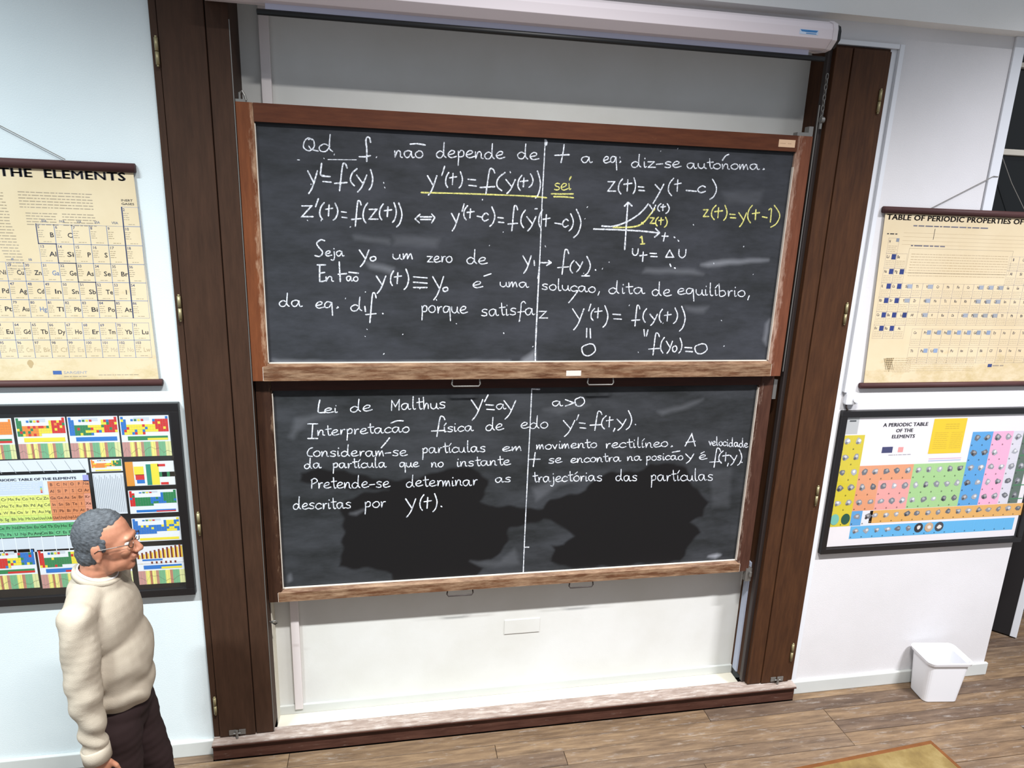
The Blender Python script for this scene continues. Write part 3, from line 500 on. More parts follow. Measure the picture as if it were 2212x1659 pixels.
line(lb, YL, CHALK, 'first line of the Malthus notes', [('S', 'E', '376,115 368,150 363,188 363,188 368,207 415,206'), ('T', 'E', 'ei', 412, 207, 515, 207, 40), ('T', 'E', 'de', 603, 203, 758, 196, 50), ('T', 'E', 'Malthus', 900, 190, 1300, 176, 52), ('B', 'E', ('y', 1482, 112, 1567, 262), ("'", 1580, 78, 1606, 128), ('=', 1590, 150, 1652, 187)), ('T', 'E', 'a', 1670, 182, 1738, 180, 44), ('B', 'E', ('y', 1722, 120, 1808, 255)),
 ('T', 'F', 'a', 250, 160, 325, 160, 42), ('B', 'F', ('>', 343, 113, 407, 160), ('0', 415, 95, 482, 160))])
line(lb, YL, CHALK, 'second line, on the physical interpretation', [('B', 'E', ('I', 288, 290, 360, 397)), ('T', 'E', 'nterpretacao', 362, 376, 1035, 350, 46), ('S', 'E', '895,285 940,268 985,268'), ('B', 'E', ('f', 1192, 235, 1290, 382)), ('T', 'E', 'física', 1192, 352, 1192, 352, 1) if False else ('T', 'E', 'ísica', 1282, 348, 1498, 340, 44), ('T', 'E', 'de', 1590, 338, 1722, 332, 52), ('T', 'F', 'edo', 22, 325, 220, 320, 50),
 ('B', 'F', ('y', 328, 265, 412, 382), ("'", 425, 223, 440, 262), ('=', 445, 283, 492, 322), ('f', 523, 198, 610, 337), ('(', 608, 230, 642, 327), ('t', 643, 238, 692, 312), ('y', 720, 255, 787, 337), (')', 788, 193, 827, 332)), ('S', 'F', '705,322 695,345;853,294 857,296')])
line(lb, YL, CHALK, 'third line, on moving particles', [('T', 'E', 'Consideram-se', 285, 528, 1015, 524, 46), ('S', 'E', '825,465 855,430 885,392'), ('T', 'E', 'partículas', 1125, 505, 1590, 494, 46), ('T', 'E', 'em', 1715, 492, 1858, 484, 38), ('T', 'F', 'movimento', 135, 476, 578, 462, 40), ('T', 'F', 'rectilíneo.', 640, 468, 1135, 456, 42), ('B', 'F', ('A', 1218, 365, 1292, 452)), ('T', 'F', 'velocidade', 1395, 445, 1680, 462, 36)])
line(lb, YL, CHALK, 'fourth line, on the instant t', [('T', 'E', 'da', 265, 614, 385, 612, 42), ('T', 'E', 'partícula', 470, 612, 862, 608, 42), ('T', 'E', 'que', 960, 608, 1102, 605, 40), ('T', 'E', 'no', 1195, 605, 1282, 602, 40), ('T', 'E', 'instante', 1380, 600, 1770, 590, 42), ('S', 'F', '122,500 115,550 108,602;80,550 158,548'), ('T', 'F', 'se', 222, 578, 320, 572, 40), ('T', 'F', 'encontra', 385, 575, 748, 562, 38), ('T', 'F', 'na', 800, 558, 902, 554, 36),
 ('T', 'F', 'posicao', 935, 556, 1205, 552, 36), ('S', 'F', '1125,498 1180,488'), ('B', 'F', ('y', 1222, 510, 1282, 578)), ('T', 'F', 'é', 1322, 552, 1378, 550, 38), ('B', 'F', ('f', 1398, 468, 1478, 607), ('(', 1465, 488, 1497, 577), ('t', 1493, 500, 1542, 562), ('y', 1548, 520, 1597, 592), (')', 1603, 478, 1632, 592)), ('S', 'F', '1535,578 1528,598;1632,570 1636,572')])
line(lb, YL, CHALK, 'fifth line, on the trajectories', [('T', 'E', 'Pretende-se', 315, 760, 888, 756, 50), ('T', 'E', 'determinar', 1010, 750, 1532, 738, 48), ('T', 'E', 'as', 1660, 718, 1775, 712, 40), ('T', 'F', 'trajectórias', 108, 715, 615, 706, 46), ('T', 'F', 'das', 715, 705, 870, 708, 46), ('T', 'F', 'partículas', 970, 706, 1425, 704, 50)])
line(lb, YL, CHALK, 'last line of the notes', [('T', 'E', 'descritas', 182, 915, 608, 908, 50), ('T', 'E', 'por', 705, 902, 862, 898, 50), ('B', 'E', ('y', 1003, 838, 1077, 972), ('(', 1108, 808, 1137, 922), ('t', 1138, 828, 1192, 907), (')', 1203, 800, 1232, 932)), ('S', 'E', '1262,892 1268,896')])
line(lb, YL, CHALK, 'vertical chalk line dividing the board', [('S', 'F', '97,35 85,300 65,700 42,1190 35,1378', 0.006), ('S', 'F', '97,35 155,37', 0.008), ('S', 'F', '42,1192 75,1192')])

# ------------------------------------------------------------------ printed matter
FC = {}; _fc = bpy.data.curves.new('fnt', 'FONT'); _fc.resolution_u = 2; _fo = bpy.data.objects.new('fnt', _fc); COL.objects.link(_fo)
def _ext(s, bold):
    _fc.body = s; _fc.offset = bold; bpy.context.view_layer.update()
    me = _fo.evaluated_get(bpy.context.evaluated_depsgraph_get()).to_mesh()
    v = [(p.co.x, p.co.y) for p in me.vertices]; f = [tuple(q.vertices) for q in me.polygons]; _fo.evaluated_get(bpy.context.evaluated_depsgraph_get()).to_mesh_clear(); return v, f
def fglyph(ch, bold):
    if ch in 'MWN': bold = 0.0
    k = (ch, bold)
    if k not in FC:
        v, f = ([], []) if ch == ' ' else _ext(ch, bold)
        a, _ = _ext(ch+'|', 0.0); b_, _ = _ext('|', 0.0)
        FC[k] = (v, f, max(p[0] for p in a)-max(p[0] for p in b_))
    return FC[k]
class Print:
    def __init__(s, y): s.y = y; s.v = []; s.f = []; s.c = []; s.k = 0
    def poly(s, pts, col, layer=1):
        n = len(s.v); s.v += [(p[0], s.y-layer*0.00035, p[1]) for p in pts]; s.f.append(tuple(range(n, n+len(pts)))); s.c += [srgb(*col)]*len(pts)
    def rect(s, x0, z0, x1, z1, col, layer=1):
        a, b_ = min(x0, x1), max(x0, x1); c, d_ = min(z0, z1), max(z0, z1); s.poly([(a, c), (b_, c), (b_, d_), (a, d_)], col, layer)
    def frame(s, x0, z0, x1, z1, col, t=0.0012, layer=2):
        s.rect(x0, z0, x1, z0+t, col, layer); s.rect(x0, z1-t, x1, z1, col, layer); s.rect(x0, z0, x0+t, z1, col, layer); s.rect(x1-t, z0, x1, z1, col, layer)
    def text(s, t, x, z, h, col, sx=1.0, bold=0.0, layer=3, fit=None, track=0.0, center=False):
        if bold >= 0.02:
            for dx in (-0.055, 0.0, 0.055): s.text(t, x+dx*h, z, h, col, sx, 0.012, layer+abs(dx)*4, fit, track, center)
            return
        gl = [fglyph(ch, bold) for ch in t]; adv = sum(g[2]+track for g in gl); k = h/0.70
        if fit: sx = fit/(adv*k)
        if center: x -= adv*k*sx/2
        for (v, f, a) in gl:
            n = len(s.v); s.v += [(x+p[0]*k*sx, s.y-layer*0.00035, z+p[1]*k) for p in v]; s.f += [tuple(n+i for i in q) for q in f]; s.c += [srgb(*col)]*len(v); x += (a+track)*k*sx
    def small(s, x0, x1, z, h, col, seed=0, layer=2):      # a line of text too small to read
        r = random.Random(seed+int(z*1e4)); x = x0
        while x < x1-h:
            w_ = min(r.uniform(1.2, 5)*h, x1-x); s.rect(x, z, x+w_, z+h*0.6, col, layer); x += w_+h*0.7
    def build(s, name, m, parent):
        me = pydata(s.v, s.f); at = me.color_attributes.new('Col', 'FLOAT_COLOR', 'POINT'); me['n'] = 1
        at.data.foreach_set('color', [q for c_ in s.c for q in (*c_, 1.0)]); return link(name, me, m, parent)

SYM = [['H']+['']*16+['He'], ['Li', 'Be']+['']*10+['B', 'C', 'N', 'O', 'F', 'Ne'], ['Na', 'Mg']+['']*10+['Al', 'Si', 'P', 'S', 'Cl', 'Ar'],
 'K Ca Sc Ti V Cr Mn Fe Co Ni Cu Zn Ga Ge As Se Br Kr'.split(), 'Rb Sr Y Zr Nb Mo Tc Ru Rh Pd Ag Cd In Sn Sb Te I Xe'.split(), 'Cs Ba La Hf Ta W Re Os Ir Pt Au Hg Tl Pb Bi Po At Rn'.split()]
NUM = [[1]+[0]*16+[2], [3, 4]+[0]*10+list(range(5, 11)), [11, 12]+[0]*10+list(range(13, 19)), list(range(19, 37)), list(range(37, 55)), [55, 56, 57]+list(range(72, 87))]
LAN = 'Ce Pr Nd Pm Sm Eu Gd Tb Dy Ho Er Tm Yb Lu'.split(); ACT = 'Th Pa U Np Pu Am Cm Bk Cf Es Fm Md No Lw'.split()

def scroll_chart(name_label, x0, x1, zt, zb, xb0, xb1, rods, cord):
    t = empty('wall_chart', ((x0+x1)/2, -0.01, zb), name_label, 'chart', 'roller wall charts')
    # sheet: slightly wavy, hanging from the top rod
    nx, nz = 30, 16; V = []; Fc = []
    for j in range(nz+1):
        v = j/nz; z = zt+(zb-zt)*v
        for i in range(nx+1):
            u = i/nx; xa = x0+(xb0-x0)*v; xc = x1+(xb1-x1)*v
            V.append((xa+(xc-xa)*u, -0.0145, z))
    for j in range(nz):
        for i in range(nx): a = j*(nx+1)+i; Fc.append((a, a+1, a+nx+2, a+nx+1))
    sheet = link('chart_sheet', pydata(V, Fc), PAPER, t); so = sheet.modifiers.new('s', 'SOLIDIFY'); so.thickness = 0.0012; so.offset = -1
    for k, (z, a, b_, r) in enumerate(rods):
        MB().tube([(a, -0.016, z), (b_, -0.016, z)], r, 12).build('top_rod' if k == 0 else 'bottom_rod', RODM, t, smooth=True)
    c_ = MB()
    for pts in cord: c_.tube([(p[0], p[2] if len(p) > 2 else -0.016, p[1]) for p in pts], 0.0022, 6)
    c_.build('hanging_cord', CORD, t); return t
def paper_mat(name, c1, c2, stain):
    m = mat(name, c1, 0.75, spec=0.2); v = coords(m, (1, 1, 1)); c_ = ramp(m, noise(m, v, 2.2, 6), [(0.35, c1), (0.65, c2)])
    N, L, b = nodes(m); f = noise(m, coords(m, (1, 1, 1.6)), 5, 8, 0.7)
    tc = N.new('ShaderNodeTexCoord'); sx = N.new('ShaderNodeSeparateXYZ'); L.new(tc.outputs['Object'], sx.inputs[0])
    mr = N.new('ShaderNodeMapRange'); L.new(sx.outputs[2], mr.inputs[0]); mr.inputs[1].default_value, mr.inputs[2].default_value, mr.inputs[3].default_value, mr.inputs[4].default_value = 2.25, 2.42, 0.16, -0.05
    ad = N.new('ShaderNodeMath'); ad.operation = 'ADD'; L.new(f, ad.inputs[0]); L.new(mr.outputs[0], ad.inputs[1])
    r = N.new('ShaderNodeMapRange'); r.inputs[1].default_value = 0.58; r.inputs[2].default_value = 0.9; L.new(ad.outputs[0], r.inputs[0])
    base(m, mix(m, r.outputs[0], c_, stain)); return m
PAPER = paper_mat('aged_paper', (212, 196, 164), (204, 186, 152), (176, 154, 100))
BLUE, DARK, GREY, LB = (70, 90, 150), (48, 48, 56), (150, 140, 124), (110, 130, 170)

# left roller chart
lc = scroll_chart('yellowed roller wall chart reading THE ELEMENTS hanging above the small colourful framed poster', -2.72, -1.150, 3.250, 2.235, -2.72, -1.128,
    [(3.247, -2.76, -1.140, 0.0215), (2.232, -2.76, -1.112, 0.018)], [[(onY(145, 350)[0], 3.272), onY(0, 270)[0:2], (-1.935, 3.62)], [(-1.935, 3.62), (-2.42, 3.258)]])
p = Print(-0.0152)
x0, z0 = onY(0, 320+200*0.3255, -0.015)[0], 0
xa = onY(15*0.3255, 320+205*0.3255, -0.015); xb = onY(805*0.3255, 320+190*0.3255, -0.015)
p.text('THE  ELEMENTS', xa[0]-0.01, (xa[1]+xb[1])/2-0.002, 0.036, DARK, bold=0.03, fit=xb[0]-xa[0]+0.03, track=0.03)
CW, X36 = 0.0737, -1.215; RZ = [3.073, 2.985, 2.897, 2.810, 2.723, 2.637, 2.553]
for r in range(6):
    for cidx in range(18):
        s_ = SYM[r][cidx]
        if not s_: continue
        xx = X36+(cidx-17)*CW; zt_, zb_ = RZ[r], RZ[r+1]
        p.frame(xx, zb_, xx+CW, zt_, LB, 0.0013); p.text(str(NUM[r][cidx]), xx+0.004, zt_-0.0185, 0.0125, (74, 84, 120), bold=0.008)
        if cidx < 17 and s_ not in ('N', 'O', 'F', 'Cl'):
            p.text(s_, xx+CW*0.97-(0.020 if len(s_) == 1 else 0.032), zb_+0.030, 0.0215, LB if s_ in ('Ga', 'Hg') else DARK, bold=0.012, fit=(None if len(s_) == 1 else 0.031))
        for k in range(4): p.small(xx+0.004, xx+0.028, zt_-0.03-0.0095*k, 0.004, GREY, k)
        p.small(xx+0.022, xx+0.055, zb_+0.008, 0.004, GREY, 9)
for i, (row, z1_, z2_) in enumerate(((LAN, 2.531, 2.445), (ACT, 2.445, 2.358))):
    for k, s_ in enumerate(row):
        xx = -1.222+(k-13)*CW; p.frame(xx, z2_, xx+CW, z1_, LB, 0.0013); p.text(str(58+k+32*i), xx+0.004, z1_-0.0185, 0.0125, (74, 84, 120), bold=0.008)
        p.text(s_, xx+0.038, z2_+0.030, 0.0215, DARK if i == 0 else (184, 172, 150), bold=0.012 if i == 0 else 0.0, fit=0.031)
        for q in range(4): p.small(xx+0.004, xx+0.028, z1_-0.03-0.0095*q, 0.004, GREY, q)
        p.small(xx+0.022, xx+0.055, z2_+0.008, 0.004, GREY, 9)
for k, s_ in enumerate(('IIIA', 'IVA', 'VA', 'VIA', 'VIIA')): p.text(s_, X36+(k-5)*CW+0.024, 2.994, 0.011, (100, 112, 140), bold=0.01)
p.text('IB', X36-7*CW+0.024, 2.818, 0.010, (100, 112, 140), bold=0.01); p.text('IIB', X36-6*CW+0.022, 2.818, 0.010, (100, 112, 140), bold=0.01)
p.text('INERT', X36+0.001, 3.098, 0.0095, DARK, bold=0.012, fit=0.05); p.text('GASES', X36+0.001, 3.082, 0.0095, DARK, bold=0.012, fit=0.055)
STL = (52, 66, 104)
p.rect(X36-0.002, RZ[6], X36+0.003, RZ[0], STL, 4)
xs = X36-5*CW; zz = 1; pts_ = [(X36-5*CW, RZ[1])]
for k in range(5): pts_ += [(X36-(5-k)*CW, RZ[2+k]), (X36-(4-k)*CW, RZ[2+k])]
pts_ = pts_[:-1]; 
for a, b_ in zip(pts_[:-1], pts_[1:]): p.rect(min(a[0], b_[0])-0.0018, min(a[1], b_[1])-0.0018, max(a[0], b_[0])+0.0018, max(a[1], b_[1])+0.0018, STL, 4)
for k in range(6): p.small(-1.64, -1.335, 3.122-k*0.0132, 0.006, GREY, k)
for k in range(5): p.small(-1.62, -1.49, 3.030-k*0.0125, 0.006, GREY, 30+k); p.small(-1.47, -1.33, 3.030-k*0.0125, 0.006, GREY, 50+k)
for k in range(26): p.small(-1.815+0.004*k, -1.70+0.002*k, 3.115-k*0.0135, 0.006, GREY, 70+k)
for k in range(24): p.small(-2.6, -1.9, 3.11-k*0.0135, 0.006, GREY, 170+k) if k < 8 else None
sx_, sz_ = onY(115, 807, -0.015); p.rect(sx_, sz_-0.004, sx_+0.038, sz_+0.014, (66, 98, 160), 3); p.text('SARGENT', sx_+0.046, sz_-0.001, 0.0125, (150, 156, 170), bold=0.006, fit=0.105)
p.small(sx_+0.046, sx_+0.15, sz_-0.017, 0.006, GREY, 4); p.small(sx_+0.20, sx_+0.38, sz_-0.010, 0.005, GREY, 6)
# brown drop stain
dx, dz = onY(66, 786, -0.015); p.poly([(dx+0.014*math.cos(a)*(0.7 if math.sin(a) < 0 else 1), dz+0.020*math.sin(a)) for a in [i*math.pi/8 for i in range(16)]], (182, 162, 126), 3)
p.build('printed_text', INK_OLD, lc)

# right roller chart
rc = scroll_chart('yellowed roller wall chart reading TABLE OF PERIODIC PROPERTIES hanging left of the dark window', 2.772, 4.32, 3.19, 2.172, 2.818, 4.34,
    [(3.197, 2.755, 4.35, 0.0195), (2.168, 2.795, 4.38, 0.018)], [[(onY(2005, 447)[0], 3.212), (onY(2140, 381)[0], onY(2140, 381)[1], -0.02), (3.462, 3.405, -0.016), (3.468, 3.395, -0.002)], [onY(2163, 333, 0.012)+(0.012,), onY(2185, 395, 0.0)+(0.0,), (onY(2211, 457)[0], 3.212)]])
p = Print(-0.0152); k_ = 0.2772
RB = lambda x, y: onY(1812+x*k_, 400+y*k_, -0.015)
a = RB(372, 262); b_ = RB(1443, 275); p.text('TABLE OF PERIODIC PROPERTIES OF', a[0], a[1]-0.003, 0.029, (60, 54, 52), bold=0.025, fit=b_[0]-a[0], track=0.02)
a = RB(580, 320); b_ = RB(1178, 330); p.small(a[0], b_[0], a[1], 0.011, (104, 104, 120), 2, 3)
a = RB(560, 475); b_ = RB(830, 478); p.small(a[0], b_[0], a[1], 0.011, (104, 104, 120), 3, 3)
a = RB(550, 490); b_ = RB(1320, 700); p.frame(a[0], b_[1], b_[0], a[1], GREY, 0.0015)
for k in range(9): p.small(a[0]+0.02, b_[0]-0.02, a[1]-0.035-k*0.0155, 0.0055, (176, 160, 134), k+200)
for k in range(4): p.rect(RB(570, 0)[0], 3.075-0.022*k-0.0012, 3.96, 3.075-0.022*k, (176, 160, 134), 2)
a = RB(748, 340); p.rect(a[0], RB(748, 425)[1], a[0]+0.003, a[1], DARK, 3)
# grids
gx0 = RB(335, 760)[0]; cw = (RB(1310, 760)[0]-RB(335, 760)[0])/12.2
gz = [RB(355, 410)[1]+0.0, RB(350, 530)[1], RB(340, 645)[1], RB(330, 760)[1], RB(310, 872)[1], RB(290, 985)[1], RB(275, 1090)[1], RB(262, 1195)[1]]
gx = RB(330, 760)[0]
for r in range(7):
    for c_ in range(18):
        if r == 0 and c_ > 0: continue
        if r in (1, 2) and 2 <= c_ < 12: continue
        if r == 6 and c_ > 2: continue
        xx = gx+c_*cw; zt_, zb_ = gz[r], gz[r+1]
        p.frame(xx, zb_, xx+cw, zt_, (150, 142, 140), 0.0012)
        if r == 0: p.rect(xx+cw*0.72, zt_-0.02, xx+cw, zt_, (130, 140, 160), 3)
        if r and (c_ == 0 or (c_ == 1 and r > 1) or (c_ == 2 and r in (5,))): p.rect(xx+cw*0.55, zt_-0.034, xx+cw*0.95, zt_-0.004, (46, 62, 124), 3)
        elif r in (3, 4, 5) and c_ in (2, 4, 9, 10, 11) or (r == 5 and c_ in (8, 9)): p.rect(xx+cw*0.5, zt_-0.03, xx+cw*0.98, zt_-0.006, (150, 158, 172), 3)
        s_ = (SYM[r-0][c_] if r < 6 else ['Fr', 'Ra', 'Ac'][c_]) if r < 6 or c_ < 3 else ''
        if s_ : p.text(s_, xx+cw*0.08 if c_ < 2 else xx+cw*0.35, zt_-0.026, 0.016, (72, 70, 84), bold=0.01, fit=0.018 if len(s_) > 1 else 0.010, layer=4)
        for k in range(4): p.small(xx+0.006, xx+cw*0.9, zb_+0.010+k*0.010, 0.0042, (168, 156, 138), 300+k)
for i, row in enumerate((LAN, ACT)):
    zt_ = RB(575, 1120)[1]-i*0.112*1.0; zb_ = zt_-0.100
    for k, s_ in enumerate(row):
        xx = RB(570, 1130)[0]+k*cw; p.frame(xx, zb_, xx+cw, zt_, (150, 142, 140), 0.0012)
        p.text(s_, xx+cw*0.2, zt_-0.03, 0.016, (90, 88, 100), bold=0.01, fit=0.02, layer=4)
        if k in (1, 2, 3, 4, 5, 6, 7) and i == 0 or k in (1, 2) and i: p.rect(xx+cw*0.5, zt_-0.034, xx+cw*0.9, zt_-0.008, (134, 152, 182), 3)
        for q in range(3): p.small(xx+0.006, xx+cw*0.9, zb_+0.012+q*0.012, 0.0042, (168, 156, 138), 400+q)
p.small(RB(375, 380)[0], RB(455, 380)[0], RB(375, 382)[1], 0.010, DARK, 5, 3)
a = RB(1158, 1410); p.rect(a[0], a[1]-0.006, a[0]+0.030, a[1]+0.014, (56, 70, 118), 3); p.small(a[0]+0.036, a[0]+0.115, a[1], 0.011, (150, 142, 134), 7, 3)
for k in range(7): p.small(RB(680, 0)[0]-0.06, RB(1060, 1350)[0], RB(680, 1350)[1]-k*0.013, 0.005, (184, 168, 138), 500+k)
for k in range(6): p.small(RB(450, 1400)[0]-0.02, RB(560, 1400)[0], RB(450, 1370)[1]-k*0.014, 0.005, (184, 168, 138), 520+k)
a = RB(350, 1350); p.poly([(a[0], a[1]), (a[0]+0.07, a[1]+0.004), (a[0]+0.05, a[1]-0.085)], (190, 172, 138), 2)
for k in range(5): q = a[0]+0.012*k; p.poly([(q, a[1]), (q+0.003, a[1]), (q+0.03, a[1]-0.07), (q+0.027, a[1]-0.07)], (120, 110, 92), 3)
p.build('printed_text', INK_OLD, rc)

def poster_frame(label, x0, x1, z0, z1, bw, depth):
    t = empty('framed_poster', ((x0+x1)/2, -0.02, z0), label, 'poster', 'black framed posters')
    MB().box(x0+0.002, x1-0.002, -0.016, -0.002, z0+0.002, z1-0.002).build('backing_board', BLACKM, t)
    for nm, b_ in (('frame_rail', (x0, x1, z1-bw, z1)), ('frame_rail', (x0, x1, z0, z0+bw)), ('frame_rail', (x0, x0+bw, z0+bw, z1-bw)), ('frame_rail', (x1-bw, x1, z0+bw, z1-bw))):
        MB().box(b_[0], b_[1], -depth, -0.002, b_[2], b_[3]).build(nm, BLACKF, t, bevel=0.003)
    MB().box(x0+bw, x1-bw, -0.026, -0.0245, z0+bw, z1-bw).build('glass_pane', GLASS, t)
    return t
# left framed poster of many small tables
lf = poster_frame('large black framed poster of many small colourful periodic tables behind the man', -2.66, -1.046, 1.052, 2.128, 0.042, 0.036)
p = Print(-0.0165)
C3 = lambda x, y: onY(x*0.2893, 840+y*0.2893, -0.0165)
YE, RE, GR, BL, OR, WH, LG = (222, 206, 60), (196, 44, 40), (44, 124, 76), (40, 110, 186), (222, 132, 52), (214, 218, 222), (188, 196, 204)
def shape_ok(r, c_): return (r == 0 and c_ in (0, 17)) or (r in (1, 2) and (c_ < 2 or c_ > 11)) or r > 2
def card(x0, z1, x1, z0, pal, strip, stripes=True, seed=1, style='table'):
    r_ = random.Random(seed); W_, H_ = x1-x0, z1-z0; p.rect(x0, z0, x1, z1, WH, 1)
    top = z1-0.02*H_; th = H_*(0.44 if stripes else 0.66)
    p.rect(x0+0.28*W_, top-0.10*H_, x0+0.60*W_, top-0.02*H_, LG, 2)
    for k, cc in enumerate((BL, GR, YE, RE)): p.rect(x0+(0.22+0.07*k)*W_, top-0.11*H_, x0+(0.27+0.07*k)*W_, top-0.06*H_, cc, 4)
    cw_, ch_ = W_*0.96/18, th/7
    for r in range(7):
        for c_ in range(18):
            if not shape_ok(r, c_) or (r == 6 and c_ > 8): continue
            zone = 0 if c_ < 2 else 1 if c_ < 8 else 2 if c_ < 13 else 3
            cc = pal[zone] if r_.random() < 0.72 else r_.choice(pal)
            p.rect(x0+0.02*W_+c_*cw_, top-(r+1)*ch_, x0+0.02*W_+(c_+0.96)*cw_, top-r*ch_-0.04*ch_, cc, 3)
    zs_ = z0+(0.40 if stripes else 0.05)*H_
    p.rect(x0+0.13*W_, zs_, x0+0.95*W_, zs_+0.10*H_, strip, 3); p.rect(x0+r_.uniform(0.4, 0.6)*W_, zs_, x0+0.95*W_, zs_+0.05*H_, r_.choice(pal), 4)
    if stripes:
        cols = [(186, 138, 132), (222, 214, 120), (170, 108, 84), (222, 214, 130), (176, 128, 110), (112, 168, 126), (222, 214, 120), (180, 120, 100), (112, 168, 126), (206, 208, 150)]
        ws = [0.16, 0.09, 0.05, 0.08, 0.06, 0.14, 0.10, 0.06, 0.14, 0.12]; xx = x0
        for cc, w_ in zip(cols, ws): p.rect(xx, z0, min(xx+w_*W_, x1), z0+0.36*H_, cc, 3); xx += w_*W_
        last = None
        for k in range(13):
            q = (x0+W_*k/12, z0+H_*(0.06+0.18*r_.random()))
            if last: p.poly([last, (last[0], last[1]+0.0012), (q[0], q[1]+0.0012), q], (120, 104, 92), 5)
            last = q
        for k in range(17): p.rect(x0+W_*k/17, z0, x0+W_*k/17+0.0008, z0+0.36*H_, (120, 140, 120), 4)
def cz(x0, y0, x1, y1): a, b_ = C3(x0, y0), C3(x1, y1); return a[0], a[1], b_[0], b_[1]
card(*cz(-275, 225, 130, 523), (GR, RE, RE, OR), GR, seed=2); card(*cz(105, 213, 525, 512), (GR, OR, YE, RE), YE, seed=3)
card(*cz(497, 207, 910, 505), (BL, GR, YE, RE), BL, seed=4); card(*cz(888, 202, 1286, 497), (BL, YE, YE, RE), GR, seed=5)
card(*cz(672, 528, 918, 612), (OR, OR, YE, GR), YE, False, 6)
a = cz(-300, 545, 668, 626); p.rect(*a[:2], *a[2:], (206, 212, 216), 1)
for k in range(9):
    xx = a[0]+(a[2]-a[0])*(k+0.3)/9; p.poly([(xx, a[1]-0.008), (xx+0.002, a[1]-0.008), (xx+0.03, a[3]+0.01), (xx+0.028, a[3]+0.008)], (140, 146, 150), 2)
a = cz(688, 632, 955, 930); p.rect(*a[:2], *a[2:], (202, 208, 214), 1)
for k in range(17): xx = a[0]+(a[2]-a[0])*(k+0.5)/17; p.rect(xx, a[3]+0.01, xx+0.0022, a[1]-0.01-0.01*(k % 3), (138, 146, 156), 2)
a = cz(930, 546, 1312, 714); W_ = a[2]-a[0]; H_ = a[1]-a[3]; p.rect(*a[:2], *a[2:], WH, 1)
for (u0, u1, v0, v1, cc) in ((0, .16, 0, 1, (210, 140, 50)), (.17, .37, .45, .8, YE), (.19, .37, .25, .47, RE), (.21, .37, .1, .25, BL), (.42, .52, .02, .88, (34, 130, 110)), (.52, .68, .02, .9, YE), (.66, .82, .78, .88, RE), (.68, 1, .35, .55, GR), (.74, .84, .35, .55, RE), (.70, .86, .02, .12, RE), (.9, 1, .35, .55, RE)):
    p.rect(a[0]+u0*W_, a[3]+v0*H_, a[0]+u1*W_, a[3]+v1*H_, cc, 3)
card(*cz(955, 760, 1334, 918), (RE, GR, BL, GR), BL, False, 8); card(*cz(980, 968, 1357, 1126), (BL, BL, BL, YE), YE, False, 9)
a = cz(1010, 1180, 1388, 1442); card(*a, (YE, WH, WH, YE), BL, True, 10)
W_ = a[2]-a[0]; H_ = a[1]-a[3]; p.rect(a[0], a[3]+0.55*H_, a[2], a[1], (212, 214, 218), 5)
for k in range(11):
    xx = a[0]+W_*(0.02+0.09*k); hh = 0.62+0.02*k; p.rect(xx, a[3]+0.68*H_, xx+0.04*W_, a[3]+(hh+0.2)*H_, (110, 44, 28), 6); p.rect(xx+0.04*W_, a[3]+0.68*H_, xx+0.075*W_, a[3]+(hh+0.16)*H_, (226, 190, 70), 6)
p.rect(a[0]+0.12*W_, a[3]+0.62*H_, a[0]+0.55*W_, a[3]+0.665*H_, BL, 6)
for k in range(6): p.rect(a[0]+W_*(0.3+0.1*k), a[3]+0.545*H_, a[0]+W_*(0.34+0.1*k), a[3]+0.60*H_, (110, 44, 28), 6)
# big centre table
a = cz(-560, 640, 705, 1088); p.rect(*a[:2], *a[2:], (206, 214, 220), 1)
tt = C3(0, 0); tl = C3(-12, 690); tr = C3(570, 672); p.text('PERIODIC TABLE OF THE ELEMENTS', tl[0]-0.02, tl[1]-0.001, 0.0125, (40, 52, 84), bold=0.02, fit=tr[0]-tl[0]+0.02)
b_ = C3(615, 642); e_ = C3(665, 688); p.rect(b_[0], e_[1], e_[0], b_[1], (150, 150, 206), 3)
O0 = C3(352, 690); O1 = C3(702, 972); ow, oh = (O1[0]-O0[0])/6, (O0[1]-O1[1])/6
P6 = [list('BCNOF')+['Ne'], ['Al', 'Si', 'P', 'S', 'Cl', 'Ar'], ['Ga', 'Ge', 'As', 'Se', 'Br', 'Kr'], ['In', 'Sn', 'Sb', 'Te', 'I', 'Xe'], ['Tl', 'Pb', 'Bi', 'Po', 'At', 'Rn'], ['Uut', 'Uuq', 'Uup', 'Uuh', 'Uus', 'Uuo']]
def cell(xx, zz, w_, h_, cc, s_, tc):
    p.rect(xx, zz, xx+w_, zz+h_, tuple(int(v*0.86) for v in cc), 2); p.rect(xx+0.0008, zz+0.0008, xx+w_-0.0008, zz+h_-0.0008, cc, 3)
    if s_: p.text(s_, xx+w_*0.5, zz+h_*0.3, h_*0.42, tc, bold=0.01, layer=5, center=True, sx=0.8 if len(s_) > 2 else 1.0)
for r in range(6):
    for c_ in range(6): cell(O0[0]+c_*ow, O0[1]-(r+1)*oh, ow, oh, (206, 134, 92) if c_ < 5 or r < 2 else (212, 146, 122), P6[r][c_], (96, 58, 44))
for r in range(2, 6):
    for c_ in range(12):
        s_ = (SYM[r+1][c_] if r < 5 else ['Fr', 'Ra', 'Ac', 'Rf', 'Db', 'Sg', 'Bh', 'Hs', 'Mt', 'Uun', 'Uuu', 'Uub'][c_]); cell(O0[0]-(12-c_)*ow, O0[1]-(r+1)*oh, ow, oh, (212, 216, 116) if r < 5 else (196, 214, 112), s_, (70, 80, 50))
for i, row in enumerate((LAN, ACT)):
    for k, s_ in enumerate(row): cell(O0[0]-8*ow+k*ow, O0[1]-(7+i)*oh-oh*0.3, ow, oh, (84, 166, 112) if i == 0 else (96, 176, 124), s_ if s_ != 'Lw' else 'Lr', (30, 66, 50))
